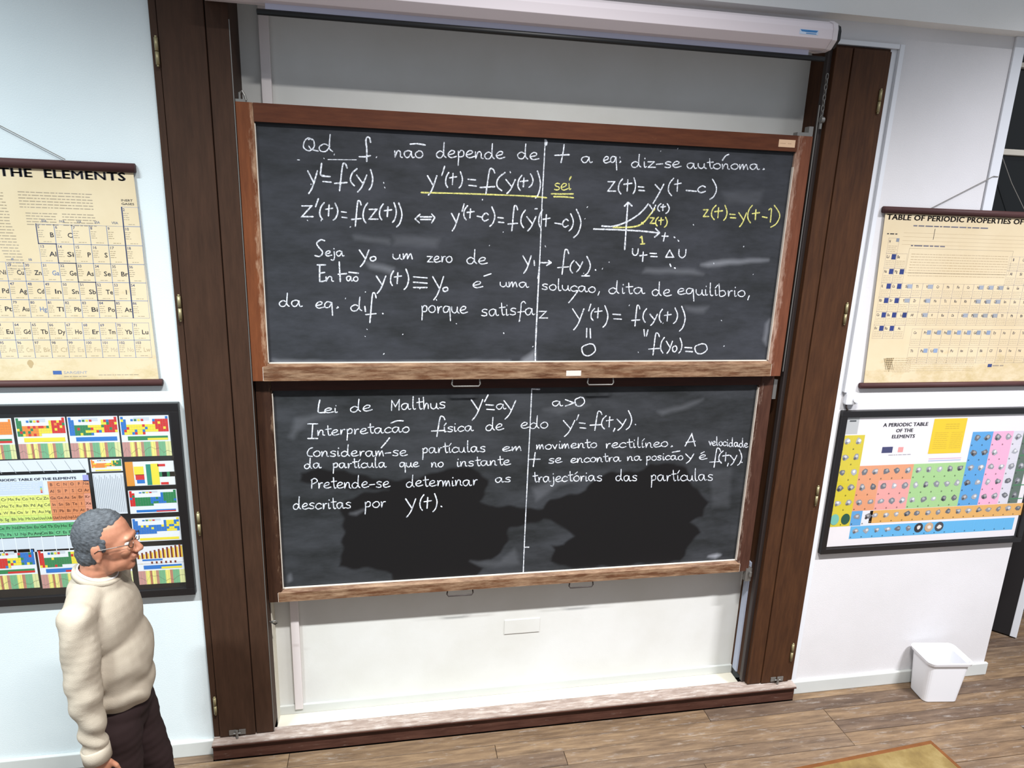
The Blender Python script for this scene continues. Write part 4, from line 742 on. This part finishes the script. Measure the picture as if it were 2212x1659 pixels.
a = cz(-60, 700, 330, 780); p.rect(*a[:2], *a[2:], (188, 200, 214), 2)
for k in range(4): p.small(a[0]+0.01, a[2]-0.02, a[1]-0.012-k*0.011, 0.006, (206, 214, 224), 600+k, 3)
for k, cc in enumerate((RE, OR, (170, 200, 90), (120, 170, 200))): p.rect(a[2]-0.014, a[3]+0.004+k*0.009, a[2]-0.006, a[3]+0.011+k*0.009, cc, 4)
a = cz(-400, 1108, 990, 1180); p.rect(*a[:2], *a[2:], (196, 204, 212), 1)
for k in range(14): xx = a[0]+(a[2]-a[0])*k/14; p.rect(xx, a[3], xx+0.004, a[1], (216, 222, 226), 2)
card(*cz(-130, 1212, 300, 1482), (GR, RE, YE, BL), GR, seed=11); card(*cz(275, 1203, 660, 1470), (RE, GR, GR, YE), BL, seed=12); card(*cz(650, 1195, 1000, 1458), (YE, GR, BL, RE), YE, seed=13)
x_, z_ = C3(-275, 500)[0], 0
for k in range(3): xx = -2.60+0.19*k; card(xx, 2.07, xx+0.17, 1.90, (GR, YE, RE, BL), GR, seed=20+k) if xx+0.17 < C3(-280, 300)[0] else None
p.build('printed_sheet', INK, lf)

# right framed poster
rf = poster_frame('black framed poster titled A PERIODIC TABLE OF THE ELEMENTS above the white bin', 2.700, 4.215, 1.055, 2.012, 0.036, 0.034)
p = Print(-0.0165)
RC = lambda x, y: onY(1740+x*0.22901, 840+y*0.22901, -0.0165)
a = RC(372, 288)[0]; a0 = min(a, RC(180, 1470)[0]); b0 = RC(1925, 1345); PX1 = 4.165
p.rect(2.745, 1.098, PX1, 1.966, (224, 220, 222), 1)
p.rect(2.745, 1.86, 2.83, 1.966, (180, 182, 182), 2); p.rect(2.765, 1.94, 2.81, 1.95, (70, 74, 76), 3)
lz = [RC(350, 440)[1], RC(335, 590)[1], RC(305, 735)[1], RC(275, 882)[1], RC(245, 1030)[1], RC(225, 1165)[1], RC(205, 1305)[1]]
cx0 = RC(303, 735)[0]; cx1 = RC(1700, 735)[0]; cw = (cx1-cx0)/14
ry = (1.900-1.165)/6
RZ2 = lz
YEL, SAL, PNK0, GRN, BLU, PNK, GRY, TAN, SKY = (202, 186, 52), (216, 150, 112), (222, 156, 150), (158, 196, 134), (86, 154, 206), (232, 168, 196), (206, 204, 212), (214, 164, 92), (92, 170, 216)
r_ = random.Random(5)
def blob(cx, cz_, rx, rz, cc, layer=5):
    a0 = r_.uniform(0, 6.28); n = 7; p.poly([(cx+rx*math.cos(a0+k*2*math.pi/n)*r_.uniform(0.6, 1.1), cz_+rz*math.sin(a0+k*2*math.pi/n)*r_.uniform(0.6, 1.1)) for k in range(n)], cc, layer)
def pic_cell(xx, zz, w_, h_, cc, pic=True, big=None):
    p.rect(xx, zz, xx+w_, zz+h_, tuple(min(255, int(v*1.08)) for v in cc), 2); p.rect(xx+0.001, zz+0.001, xx+w_-0.001, zz+h_-0.001, cc, 3)
    p.rect(xx+w_*0.08, zz+h_*0.08, xx+w_*0.2, zz+h_*0.17, tuple(int(v*0.6) for v in cc), 4)
    if pic:
        g = r_.randint(90, 170); blob(xx+w_*0.52, zz+h_*0.62, w_*0.34, h_*0.24, (g, g+2, g+8)); blob(xx+w_*0.56, zz+h_*0.66, w_*0.16, h_*0.11, (min(g+55, 225),)*3, 6)
        if r_.random() < 0.5: blob(xx+w_*0.42, zz+h_*0.52, w_*0.14, h_*0.1, (g-50, g-50, g-46), 7)
for r in range(6):
    zt_, zb_ = RZ2[r], RZ2[r+1]
    for c_ in range(18):
        if r == 5 and c_ > 3: continue
        if r < 2 and 2 <= c_ < 12: continue
        if c_ < 2: cc = YEL
        elif c_ < 7: cc = (SAL if (c_ < 4 or r == 2) else PNK0)
        elif c_ < 12: cc = GRN
        elif c_ < 14: cc = BLU
        elif c_ < 16: cc = PNK
        elif c_ == 16: cc = GRY
        else: cc = (88, 104, 92)
        if r == 5 and c_ >= 2: cc = BLU if c_ == 2 else (216, 218, 222)
        off = 0.0
        pic_cell(cx0+c_*cw, zb_, cw, zt_-zb_, cc, pic=not (c_ in (14, 15) and r < 2) or r_.random() < 0.5)
for k in range(5): p.rect(cx0+17*cw+0.01, RZ2[k+1]+0.03, PX1-0.005, RZ2[k+1]+0.036, (60, 130, 80), 5)
for (u, v, cc) in ((.5, .5, (110, 178, 164)), (1.5, .5, (22, 78, 62))):
    zt_, zb_ = RZ2[5], RZ2[6]; p.poly([(cx0+u*cw+cw*0.40*math.cos(q), (zt_+zb_)/2+0.038*math.sin(q)) for q in [i*math.pi/8 for i in range(16)]], cc, 8)
for k in range(15): pic_cell(cx0+(4+k)*cw-0.3*cw, RZ2[6]+0.012, cw, (RZ2[5]-RZ2[6])*0.86, TAN) if cx0+(5+k)*cw < PX1+0.06 else None
for k in range(18): pic_cell(cx0+(2+k)*cw+0.01, RZ2[6]-0.092, cw, 0.088, SKY, pic=k < 9) if cx0+(3+k)*cw+0.01 < PX1+0.03 else None
for k, cc in ((6, (40, 42, 48)), (7, (190, 160, 130)), (8, (60, 60, 66))):
    cx_, cz_ = cx0+(2.5+k)*cw+0.01, RZ2[6]-0.038; p.poly([(cx_+cw*0.42*math.cos(q), cz_+0.034*math.sin(q)) for q in [i*math.pi/7 for i in range(14)]], cc, 8); blob(cx_, cz_, cw*0.25, 0.016, (220, 214, 206), 9)
for t_, (x_, y_), hh in (('A PERIODIC TABLE', (945, 352), 0.0235), ('OF THE', (932, 407), 0.0225), ('ELEMENTS', (920, 463), 0.0225)):
    q = RC(x_, y_); p.text(t_, q[0], q[1], hh, (52, 48, 60), bold=0.03, center=True, sx=1.06, track=0.03)
q = RC(715, 605); q2 = RC(825, 545); p.rect(q[0], q[1], q2[0], q2[1], (58, 60, 100), 3)
q = RC(868, 597); q2 = RC(925, 548); p.rect(q[0], q[1], q2[0], q2[1], (222, 150, 146), 3); q = RC(780, 628); p.small(q[0], q[0]+0.16, q[1], 0.007, (140, 138, 144), 8)
q = RC(1165, 612); q2 = RC(1530, 275); p.rect(q[0]-0.01, q[1], q2[0], q2[1], (222, 190, 36), 3)
for k in range(3): p.small(q[0]+0.08, q2[0]-0.05, q2[1]-0.04-0.014*k, 0.007, (196, 164, 40), 700+k, 4)
for k in range(9): p.small(q[0]+0.015, q[0]+0.115, q2[1]-0.095-0.013*k, 0.006, (204, 170, 40), 720+k, 4); p.small(q[0]+0.135, q2[0]-0.012, q2[1]-0.095-0.013*k, 0.006, (204, 170, 40), 740+k, 4)
q = RC(1160, 665); p.rect(q[0], q[1], q[0]+0.24, q[1]+0.006, (204, 170, 190), 2); p.rect(q[0], q[1]-0.014, q[0]+0.24, q[1]-0.007, (170, 180, 206), 2)
p.build('printed_sheet', INK, rf)
bpy.data.objects.remove(_fo)

# ------------------------------------------------------------------ projection screen
ps = empty('projection_screen', (0.75, -0.12, 3.93), 'rolled up projection screen in a long white case above the blackboards', 'projection screen')
prof = [(-0.035, 3.965), (-0.035, 4.075), (-0.16, 4.080), (-0.196, 4.060), (-0.205, 4.035), (-0.205, 3.990), (-0.165, 3.955), (-0.12, 3.952)]
MB().prism(prof, -0.78, 2.165).build('case', SCREENCASE, ps, bevel=0.002)
cap = [(y_*1.0-0.003 if y_ < -0.1 else y_, z_+(0.004 if z_ > 4.0 else -0.004)) for y_, z_ in prof]
MB().prism(cap, 2.165, 2.192).build('end_cap', mat('white_end_cap', (206, 198, 200), 0.4), ps, bevel=0.004)
MB().prism([(y_*0.97, 4.01+(z_-4.01)*0.9) for y_, z_ in prof], 2.192, 2.214).build('end_bracket', BLACKM, ps)
MB().box(2.215, 2.235, -0.05, 0.0, 3.97, 4.04).build('wall_bracket', DARKSTEEL, ps)
MB().box(-0.515, 2.095, -0.128, -0.1265, 3.92, 3.956).build('screen_fabric', FABRIC, ps)
MB().tube([(-0.55, -0.127, 3.917), (2.185, -0.127, 3.917)], 0.0125, 12).build('weighted_batten', BLACKM, ps, smooth=True)
lx0, lz0 = onY(1746, 78, -0.206)
MB().box(1.985, 2.085, -0.2062, -0.2048, 4.002, 4.024).build('maker_sticker', mat('pale_blue_label', (190, 206, 226), 0.5), ps)['label'] = 'small blue and white sticker'
MB().prism([(1.988, 4.022), (2.083, 4.022), (2.075, 4.013), (2.03, 4.012), (1.996, 4.014)], -0.2068, -0.2061, 'y').box(2.02, 2.075, -0.2067, -0.2061, 4.005, 4.0085).build('sticker_mark', mat('sticker_blue', (52, 120, 178), 0.5), ps)
# chain with pulley on the right jamb
ch = empty('chain', (2.285, 0.06, 3.62), 'steel chain and shackle hanging beside the right post above the upper blackboard', 'chain')
for k in range(9):
    a = math.pi/2*(k % 2); zc = 3.86-k*0.026; n = 10
    pts = [(2.288+0.007*math.cos(q)*math.cos(a), 0.0+0.007*math.cos(q)*math.sin(a)-0.02, zc+0.017*math.sin(q)) for q in [i*2*math.pi/n for i in range(n+1)]]
    MB().tube(pts, 0.0024, 6).build('chain_link', STEEL, ch, smooth=True)
MB().tube([(2.28, -0.025, 3.645), (2.298, -0.025, 3.645)], 0.016, 14).tube([(2.288, -0.02, 3.65), (2.288, -0.02, 3.60)], 0.008, 10).build('shackle', STEEL, ch)

# junction box above the right poster
jb = empty('socket_box', (2.75, 0, 2.05), 'small white socket box on the wall above the right framed poster', 'socket box')
MB().box(2.705, 2.790, -0.034, 0, 2.052, 2.126).build('housing', PLASTIC, jb, bevel=0.010)
MB().tube([(2.765, -0.030, 2.088), (2.765, -0.045, 2.088)], 0.018, 16).build('round_cover', PLASTIC, jb, smooth=False)
MB().tube([(2.72, -0.02, 2.052), (2.722, -0.02, 2.035), (2.735, -0.02, 2.015)], 0.006, 8).build('cable', DARKSTEEL, jb)

# ------------------------------------------------------------------ bin
bn = empty('waste_bin', (3.69, -0.13, 0.0), 'white plastic waste bin standing on the floorboards against the right wall', 'bin')
def rrect(cx, cy, hx, hy, r, n=5):
    out = []
    for (sx, sy, a0) in ((1, 1, 0), (-1, 1, 90), (-1, -1, 180), (1, -1, 270)):
        for k in range(n+1):
            a = math.radians(a0+90*k/n); out.append((cx+sx*(hx-r)+r*math.cos(a), cy+sy*(hy-r)+r*math.sin(a)))
    return out
def loft(rings, closed_bottom=True, closed_top=False):
    V = []; Fc = []; n = len(rings[0][0])
    for pts, z in rings: V += [(x, y, z) for x, y in pts]
    for i in range(len(rings)-1):
        for j in range(n): Fc.append((i*n+j, i*n+(j+1) % n, (i+1)*n+(j+1) % n, (i+1)*n+j))
    if closed_bottom: Fc.append(tuple(reversed(range(n))))
    if closed_top: Fc.append(tuple((len(rings)-1)*n+j for j in range(n)))
    return V, Fc
rot = math.radians(-7)
def ring(hx, hy, r, z):
    return ([(math.cos(rot)*x-math.sin(rot)*y, math.sin(rot)*x+math.cos(rot)*y) for x, y in rrect(0, 0, hx, hy, r)], z)
H = 0.32
V, Fc = loft([ring(0.116, 0.078, 0.03, 0.0), ring(0.120, 0.082, 0.032, 0.006), ring(0.142, 0.102, 0.038, H-0.02), ring(0.152, 0.112, 0.04, H-0.02), ring(0.156, 0.116, 0.04, H), ring(0.146, 0.106, 0.036, H), ring(0.138, 0.098, 0.035, H-0.03), ring(0.112, 0.076, 0.03, 0.012), ring(0.03, 0.02, 0.01, 0.012)])
Fc.append(tuple(8*24+j for j in range(24)))
me = pydata(V, Fc, False); o = link('bin_body', me, mat('white_bin_plastic', (228, 229, 232), 0.35), bn); o.location = (0, 0, 0)
bn.location = (3.652, -0.150, 0.0)

# ------------------------------------------------------------------ desk corner at the bottom right
dk = empty('lecture_desk', (2.5, -1.25, 0.0), 'worn yellow-brown wooden desk at the lower right corner, only a corner shows', 'desk')
A_ = math.radians(4.3)
def dbox(x0, x1, y0, y1, z0, z1, name, m, bevel):
    mb = MB().box(x0, x1, y0, y1, z0, z1); o = mb.build(name, m, dk, bevel=bevel); o.location = (0, 0, 0); o.rotation_euler = (0, 0, A_); return o
TOPM = mat('worn_desk_top', (150, 120, 60), 0.4); v_ = coords(TOPM, (1, 1, 1)); base(TOPM, ramp(TOPM, noise(TOPM, v_, 7, 8, 0.7), [(0.3, (84, 66, 34)), (0.5, (108, 90, 50)), (0.72, (130, 114, 74))]))
LIP = wood('desk_edge_wood', (84, 50, 24), (104, 64, 32), sc=(1, 1, 1), rnd=False)
DW, DD = 1.25, 0.70
dbox(-DW+0.02, -0.02, -DD+0.02, -0.02, 0.733, 0.7605, 'desktop', TOPM, 0.0)
for b_ in ((-DW, 0, -0.02, 0), (-DW, 0, -DD, -DD+0.02), (-0.02, 0, -DD+0.02, -0.02), (-DW, -DW+0.02, -DD+0.02, -0.02)): dbox(*b_, 0.73, 0.76, 'edge_lipping', LIP, 0.003)
for sx in (-DW+0.04, -0.09):
    for sy in (-DD+0.04, -0.09): dbox(sx, sx+0.05, sy, sy+0.05, 0.0, 0.733, 'leg', LIP, 0.003)
for sy in (-DD+0.05, -0.075): dbox(-DW+0.09, -0.09, sy, sy+0.02, 0.64, 0.733, 'apron', LIP, 0.002)

# ------------------------------------------------------------------ the man
SKIN = mat('skin', (176, 122, 96), 0.5); v_ = coords(SKIN, (1, 1, 1)); base(SKIN, ramp(SKIN, noise(SKIN, v_, 14, 5), [(0.3, (160, 104, 80)), (0.7, (184, 128, 100))]))
SKIN.node_tree.nodes['Principled BSDF'].inputs['Subsurface Weight'].default_value = 0.05
HAIR = mat('grey_hair', (76, 80, 84), 0.7); v_ = coords(HAIR, (1, 1, 3)); n_ = noise(HAIR, v_, 55, 6, 0.7); base(HAIR, ramp(HAIR, n_, [(0.3, (38, 41, 45)), (0.7, (96, 100, 105))])); bump(HAIR, n_, 0.5, 0.006)
KNIT = mat('beige_sweater', (176, 166, 150), 0.9, spec=0.1); v_ = coords(KNIT, (1, 1, 1)); base(KNIT, ramp(KNIT, noise(KNIT, v_, 5, 4), [(0.3, (160, 148, 132)), (0.7, (176, 165, 149))])); bump(KNIT, noise(KNIT, v_, 260, 2), 0.3, 0.003)
SHIRT = mat('white_shirt', (214, 218, 222), 0.8); TROU = mat('dark_brown_trousers', (44, 32, 32), 0.85, spec=0.15); SHOE = mat('black_leather', (24, 20, 19), 0.4)
_SPH = {}
class Lump:                                  # overlapping rounded masses, fused into one skin by remesh()
    def __init__(s): s.v = []; s.f = []; s.n = 0
def ico(bm, M_, seg=24):
    if seg not in _SPH:
        r = seg//2; V = [(0, 0, 1)]+[(math.sin(math.pi*i/r)*math.cos(2*math.pi*j/seg), math.sin(math.pi*i/r)*math.sin(2*math.pi*j/seg), math.cos(math.pi*i/r)) for i in range(1, r) for j in range(seg)]+[(0, 0, -1)]
        Fc = [(0, 1+j, 1+(j+1) % seg) for j in range(seg)]+[(1+(i-1)*seg+j, 1+i*seg+j, 1+i*seg+(j+1) % seg, 1+(i-1)*seg+(j+1) % seg) for i in range(1, r-1) for j in range(seg)]+[(len(V)-1, 1+(r-2)*seg+(j+1) % seg, 1+(r-2)*seg+j) for j in range(seg)]
        _SPH[seg] = (np.array(V), Fc)
    V, Fc = _SPH[seg]; A = np.array(M_); bm.v.append(V@A[:3, :3].T+A[:3, 3]); bm.f += [tuple(i+bm.n for i in q) for q in Fc]; bm.n += len(V)
def ell(bm, c_, r_, ry=0.0, rx=0.0, rz=0.0):
    ico(bm, Matrix.Translation(c_) @ Matrix.Rotation(rz, 4, 'Z') @ Matrix.Rotation(ry, 4, 'Y') @ Matrix.Rotation(rx, 4, 'X') @ Matrix.Diagonal((*r_, 1)))
def cap_(bm, a, b_, r0, r1, flat=1.0):
    a, b_ = Vector(a), Vector(b_); n = max(2, int((b_-a).length/(min(r0, r1)*0.5)))
    for i in range(n+1):
        t = i/n; r = r0+(r1-r0)*t; ico(bm, Matrix.Translation(a.lerp(b_, t)) @ Matrix.Diagonal((r, r*flat, r, 1)), 16)
def remesh(bm, name, m, parent, voxel, smooth=6, fold=None):
    me = pydata(np.concatenate(bm.v), bm.f); o = bpy.data.objects.new('t', me); COL.objects.link(o)
    r = o.modifiers.new('r', 'REMESH'); r.mode = 'VOXEL'; r.voxel_size = voxel; s = o.modifiers.new('s', 'SMOOTH'); s.factor = 0.5; s.iterations = smooth
    bpy.context.view_layer.update(); dg = bpy.context.evaluated_depsgraph_get(); me2 = bpy.data.meshes.new_from_object(o.evaluated_get(dg)); bpy.data.objects.remove(o)
    if fold:
        n = len(me2.vertices); co = np.empty(n*3); me2.vertices.foreach_get('co', co); co = co.reshape(-1, 3); no = np.array([v.normal[:] for v in me2.vertices])
        co = co+no*fold(co)[:, None]; me2.vertices.foreach_set('co', co.ravel())
    me2.polygons.foreach_set('use_smooth', [True]*len(me2.polygons)); me2.update()
    o2 = link(name, me2, m, parent); o2.location = (0, 0, 0); return o2
# local frame: x forward (to the right in the picture), y away from the camera, z up, feet at 0
man = empty('person', (-1.19, -0.70, 0.0), 'man in beige sweater and glasses walking to the right before the left poster', 'person')
HX, HZ = 0.022, 1.735
def grow(lump):
    A0 = np.array([HX, 0, HZ+0.12])
    lump.v = [(v-A0)*np.array([1.06, 1.04, 1.12])+A0 for v in lump.v]
hd = Matrix.Rotation(math.radians(0), 4, 'Y')
bm = Lump()
ell(bm, (HX-0.012, 0, HZ+0.025), (0.098, 0.076, 0.098))                 # cranium
ell(bm, (HX+0.030, 0, HZ-0.005), (0.068, 0.064, 0.085))                  # face mass
ell(bm, (HX+0.038, 0, HZ-0.070), (0.050, 0.050, 0.050))                  # jaw
ell(bm, (HX+0.066, 0, HZ-0.096), (0.026, 0.026, 0.022))                  # chin
ell(bm, (HX+0.010, 0.035, HZ-0.075), (0.04, 0.02, 0.04)); ell(bm, (HX+0.010, -0.035, HZ-0.075), (0.04, 0.02, 0.04))
ell(bm, (HX+0.084, 0, HZ+0.022), (0.016, 0.046, 0.014))                  # brow
cap_(bm, (HX+0.092, 0, HZ+0.006), (HX+0.117, 0, HZ-0.030), 0.009, 0.0125)  # nose
for s_ in (-1, 1):
    ell(bm, (HX+0.107, 0.011*s_, HZ-0.036), (0.012, 0.009, 0.009))
    ell(bm, (HX+0.070, 0.034*s_, HZ-0.022), (0.026, 0.022, 0.024))
    ell(bm, (HX-0.012, 0.077*s_, HZ-0.012), (0.020, 0.009, 0.032), ry=-0.25); ell(bm, (HX-0.008, 0.079*s_, HZ-0.040), (0.009, 0.007, 0.012))
ell(bm, (HX+0.094, 0, HZ-0.056), (0.012, 0.024, 0.007)); ell(bm, (HX+0.091, 0, HZ-0.068), (0.012, 0.022, 0.008))  # lips
grow(bm)
cap_(bm, (HX-0.028, 0, HZ-0.03), (HX-0.062, 0, HZ-0.20), 0.064, 0.070)      # neck
cap_(bm, (-0.045, 0, 1.43), (-0.01, 0, 1.05), 0.095, 0.105, 1.2); cap_(bm, (-0.045, -0.17, 1.465), (-0.045, 0.17, 1.465), 0.045, 0.045); cap_(bm, (-0.04, 0, 1.52), (-0.04, 0, 1.42), 0.055, 0.06)
def arm(bm, s_, sh, el, wr, hand):
    cap_(bm, sh, el, 0.048, 0.040); cap_(bm, el, wr, 0.040, 0.028)
    w_ = Vector(wr); f = (Vector(wr)-Vector(el)).normalized(); 
    pc = w_+f*0.055; ell(bm, pc, (0.042, 0.019, 0.055), ry=hand)
    fw = Vector((math.cos(0)*1, 0, 0))
    for k, ln in enumerate((0.070, 0.080, 0.075, 0.058)):
        off = Vector((0.030-0.020*k, 0, 0)); b0 = w_+f*0.088+off; k1 = b0+f*ln*0.5+Vector((0.004, 0, 0)); k2 = k1+f*ln*0.42+Vector((0.008+0.012, -s_*-0.012, 0))
        cap_(bm, w_+f*0.05+off*0.8, b0, 0.0095, 0.0095); cap_(bm, b0, k1, 0.0092, 0.0085); cap_(bm, k1, k2, 0.0085, 0.007)
    t0 = w_+f*0.03+Vector((0.030, 0, 0)); t1 = t0+f*0.035+Vector((0.026, -0.006*s_, 0)); t2 = t1+f*0.034+Vector((0.006, -0.008*s_, 0))
    cap_(bm, t0, t1, 0.012, 0.0105); cap_(bm, t1, t2, 0.010, 0.008)
RA = ((-0.045, -0.185, 1.475), (-0.035, -0.235, 1.17), (-0.012, -0.245, 0.885)); LA = ((-0.045, 0.185, 1.475), (-0.06, 0.225, 1.17), (-0.02, 0.225, 0.885))
arm(bm, -1, *RA, 0.0); arm(bm, 1, *LA, 0.0)
LEGS = (((-0.01, -0.095, 0.93), (0.0, -0.10, 0.49), (-0.09, -0.10, 0.09)), ((-0.01, 0.095, 0.93), (0.07, 0.10, 0.50), (0.08, 0.10, 0.09)))
for h_, k_, a_ in LEGS:
    cap_(bm, (h_[0], h_[1]*0.75, h_[2]), k_, 0.068, 0.052); cap_(bm, k_, a_, 0.050, 0.036); cap_(bm, a_, (a_[0]+0.12, a_[1], 0.035), 0.032, 0.026)
body = remesh(bm, 'body', SKIN, man, 0.0052, 2)
bm = Lump()
ell(bm, (HX-0.030, 0, HZ+0.030), (0.094, 0.081, 0.100)); ell(bm, (HX-0.050, 0, HZ-0.030), (0.068, 0.072, 0.068)); ell(bm, (HX-0.012, 0, HZ+0.075), (0.074, 0.064, 0.053))
for s_ in (-1, 1): cap_(bm, (HX+0.012, 0.066*s_, HZ+0.03), (HX+0.010, 0.071*s_, HZ-0.005), 0.012, 0.008)
grow(bm)
hair = remesh(bm, 'hair', HAIR, man, 0.005, 3, lambda co: 0.0016*np.sin(co[:, 0]*260+co[:, 2]*90)*np.sin(co[:, 2]*210))
# sweater
bm = Lump()
cap_(bm, (-0.040, 0, 1.552), (-0.044, 0, 1.50), 0.078, 0.108)
ell(bm, (-0.022, 0, 1.37), (0.135, 0.195, 0.185)); ell(bm, (0.008, 0, 1.18), (0.140, 0.185, 0.20)); ell(bm, (0.002, 0, 1.045), (0.140, 0.178, 0.115), ry=0.18); ell(bm, (-0.07, 0, 1.35), (0.090, 0.17, 0.17))
cap_(bm, (-0.05, -0.05, 1.515), (-0.045, -0.165, 1.475), 0.075, 0.070); cap_(bm, (-0.05, 0.05, 1.515), (-0.045, 0.165, 1.475), 0.075, 0.070)
for A3 in (RA, LA):
    wv = Vector(A3[2])+(Vector(A3[1])-Vector(A3[2])).normalized()*0.02
    cap_(bm, A3[0], A3[1], 0.076, 0.064); cap_(bm, A3[1], tuple(wv), 0.064, 0.048)
def folds(co):
    x, y, z = co[:, 0], co[:, 1], co[:, 2]
    low = np.clip((1.30-z)/0.25, 0, 1)*np.clip((z-0.93)/0.05, 0, 1)
    ph = z-0.55*x-0.3*np.abs(y)+0.03*np.sin(14*x+2*y)+0.02*np.sin(23*y+1.0)
    d = low*0.008*np.sin(48*ph+2.2*np.sin(7*x+11*y))*(0.6+0.4*np.sin(9*z+13*y)) + 0.004*np.sin(19*z+13*x+7*y)*np.sin(15*x-9*y+6*z)
    armm = np.clip((np.abs(y)-0.17)/0.03, 0, 1); d += armm*(0.0045*np.sin(66*z+38*x+22*y+1.5*np.sin(20*z))*np.clip((1.22-z)/0.12, 0, 1)+0.004*np.sin(30*z-50*x)*np.clip((z-1.2)/0.1, 0, 1)); return d
sw = remesh(bm, 'sweater', KNIT, man, 0.008, 8, folds)
# waistband rib of the sweater, cuffs, collar
def torus_ring(cx, cy, cz_, rx, ry, h, th, m, name, tilt=0.0, n=40, parent=man):
    V, Fc = [], []
    for j, (dr, dz) in enumerate(((0, -h/2), (th, -h/2+0.004), (th, h/2-0.004), (0, h/2), (-th, h/2-0.002), (-th, -h/2+0.002))):
        for i in range(n):
            a = 2*math.pi*i/n; x = (rx+dr)*math.cos(a); y_ = (ry+dr)*math.sin(a); V.append((cx+x+dz*math.sin(tilt), cy+y_, cz_+dz*math.cos(tilt)-x*math.sin(tilt)))
    for j in range(6):
        for i in range(n): Fc.append((j*n+i, j*n+(i+1) % n, ((j+1) % 6)*n+(i+1) % n, ((j+1) % 6)*n+i))
    o = link(name, pydata(V, Fc, True), m, parent); o.location = (0, 0, 0); return o
torus_ring(-0.017, -0.245, 0.895, 0.046, 0.046, 0.065, 0.007, KNIT, 'cuff', tilt=-0.08, n=24)
torus_ring(-0.026, 0.225, 0.895, 0.046, 0.046, 0.065, 0.007, KNIT, 'cuff', tilt=-0.12, n=24)
torus_ring(-0.030, 0, 1.588, 0.071, 0.070, 0.016, 0.003, SHIRT, 'shirt_collar', tilt=0.40)
torus_ring(-0.034, 0, 1.575, 0.080, 0.082, 0.026, 0.008, KNIT, 'neckband', tilt=0.38)
# trousers
bm = Lump()
ell(bm, (0.0, 0, 0.95), (0.122, 0.160, 0.10)); ell(bm, (-0.02, 0, 0.88), (0.120, 0.16, 0.12))
for h_, k_, a_ in LEGS:
    cap_(bm, (h_[0], h_[1]*0.9, h_[2]-0.06), k_, 0.112, 0.080); cap_(bm, k_, (a_[0]-0.005, a_[1], 0.10), 0.080, 0.066)
remesh(bm, 'trousers', TROU, man, 0.008, 6, lambda co: 0.004*np.sin(40*co[:, 2]+30*co[:, 0])*np.sin(13*co[:, 2]+1))
for h_, k_, a_ in LEGS:
    bm = Lump(); cap_(bm, (a_[0]-0.035, a_[1], 0.05), (a_[0]+0.10, a_[1], 0.042), 0.044, 0.040, 0.95); cap_(bm, (a_[0]+0.10, a_[1], 0.040), (a_[0]+0.165, a_[1], 0.032), 0.040, 0.028, 1.1); cap_(bm, (a_[0]-0.02, a_[1], 0.08), (a_[0], a_[1], 0.10), 0.042, 0.044)
    o = remesh(bm, 'shoe', SHOE, man, 0.006, 4)
    n = len(o.data.vertices); co = np.empty(n*3); o.data.vertices.foreach_get('co', co); co = co.reshape(-1, 3); co[:, 2] = np.maximum(co[:, 2], 0.001); o.data.vertices.foreach_set('co', co.ravel())
# glasses
GL = mat('dark_spectacle_frame', (60, 48, 40), 0.35, 0.3); mb = MB()
for s_ in (-1, 1):
    mb.tube([(HX+0.103-0.006*abs(math.cos(a)), 0.033*s_+0.024*math.cos(a), HZ+0.006+0.017*math.sin(a)) for a in [i*2*math.pi/16 for i in range(17)]], 0.0016, 6)
    mb.tube([(HX+0.098, 0.058*s_, HZ+0.010), (HX+0.06, 0.071*s_, HZ+0.008), (HX+0.0, 0.084*s_, HZ+0.004), (HX-0.016, 0.086*s_, HZ-0.006)], 0.0017, 6)
mb.tube([(HX+0.103, -0.010, HZ+0.010), (HX+0.108, 0, HZ+0.013), (HX+0.103, 0.010, HZ+0.010)], 0.0016, 6)
mb.v = [tuple((np.array(v)-np.array([HX, 0, HZ+0.12]))*np.array([1.06, 1.04, 1.12])+np.array([HX, 0, HZ+0.12])) for v in mb.v]
o = mb.build('glasses', GL, man); o.location = (0, 0, 0)
EYE = mat('eye', (210, 205, 200), 0.2)
for s_ in (-1, 1):
    bm = Lump(); ell(bm, (HX+0.079, 0.032*s_, HZ+0.004), (0.0125, 0.0125, 0.0085)); grow(bm)
    o = link('eye', pydata(np.concatenate(bm.v), bm.f, True), EYE, man); o.location = (0, 0, 0)
man.scale = (1.0, 1.0, 1.0)
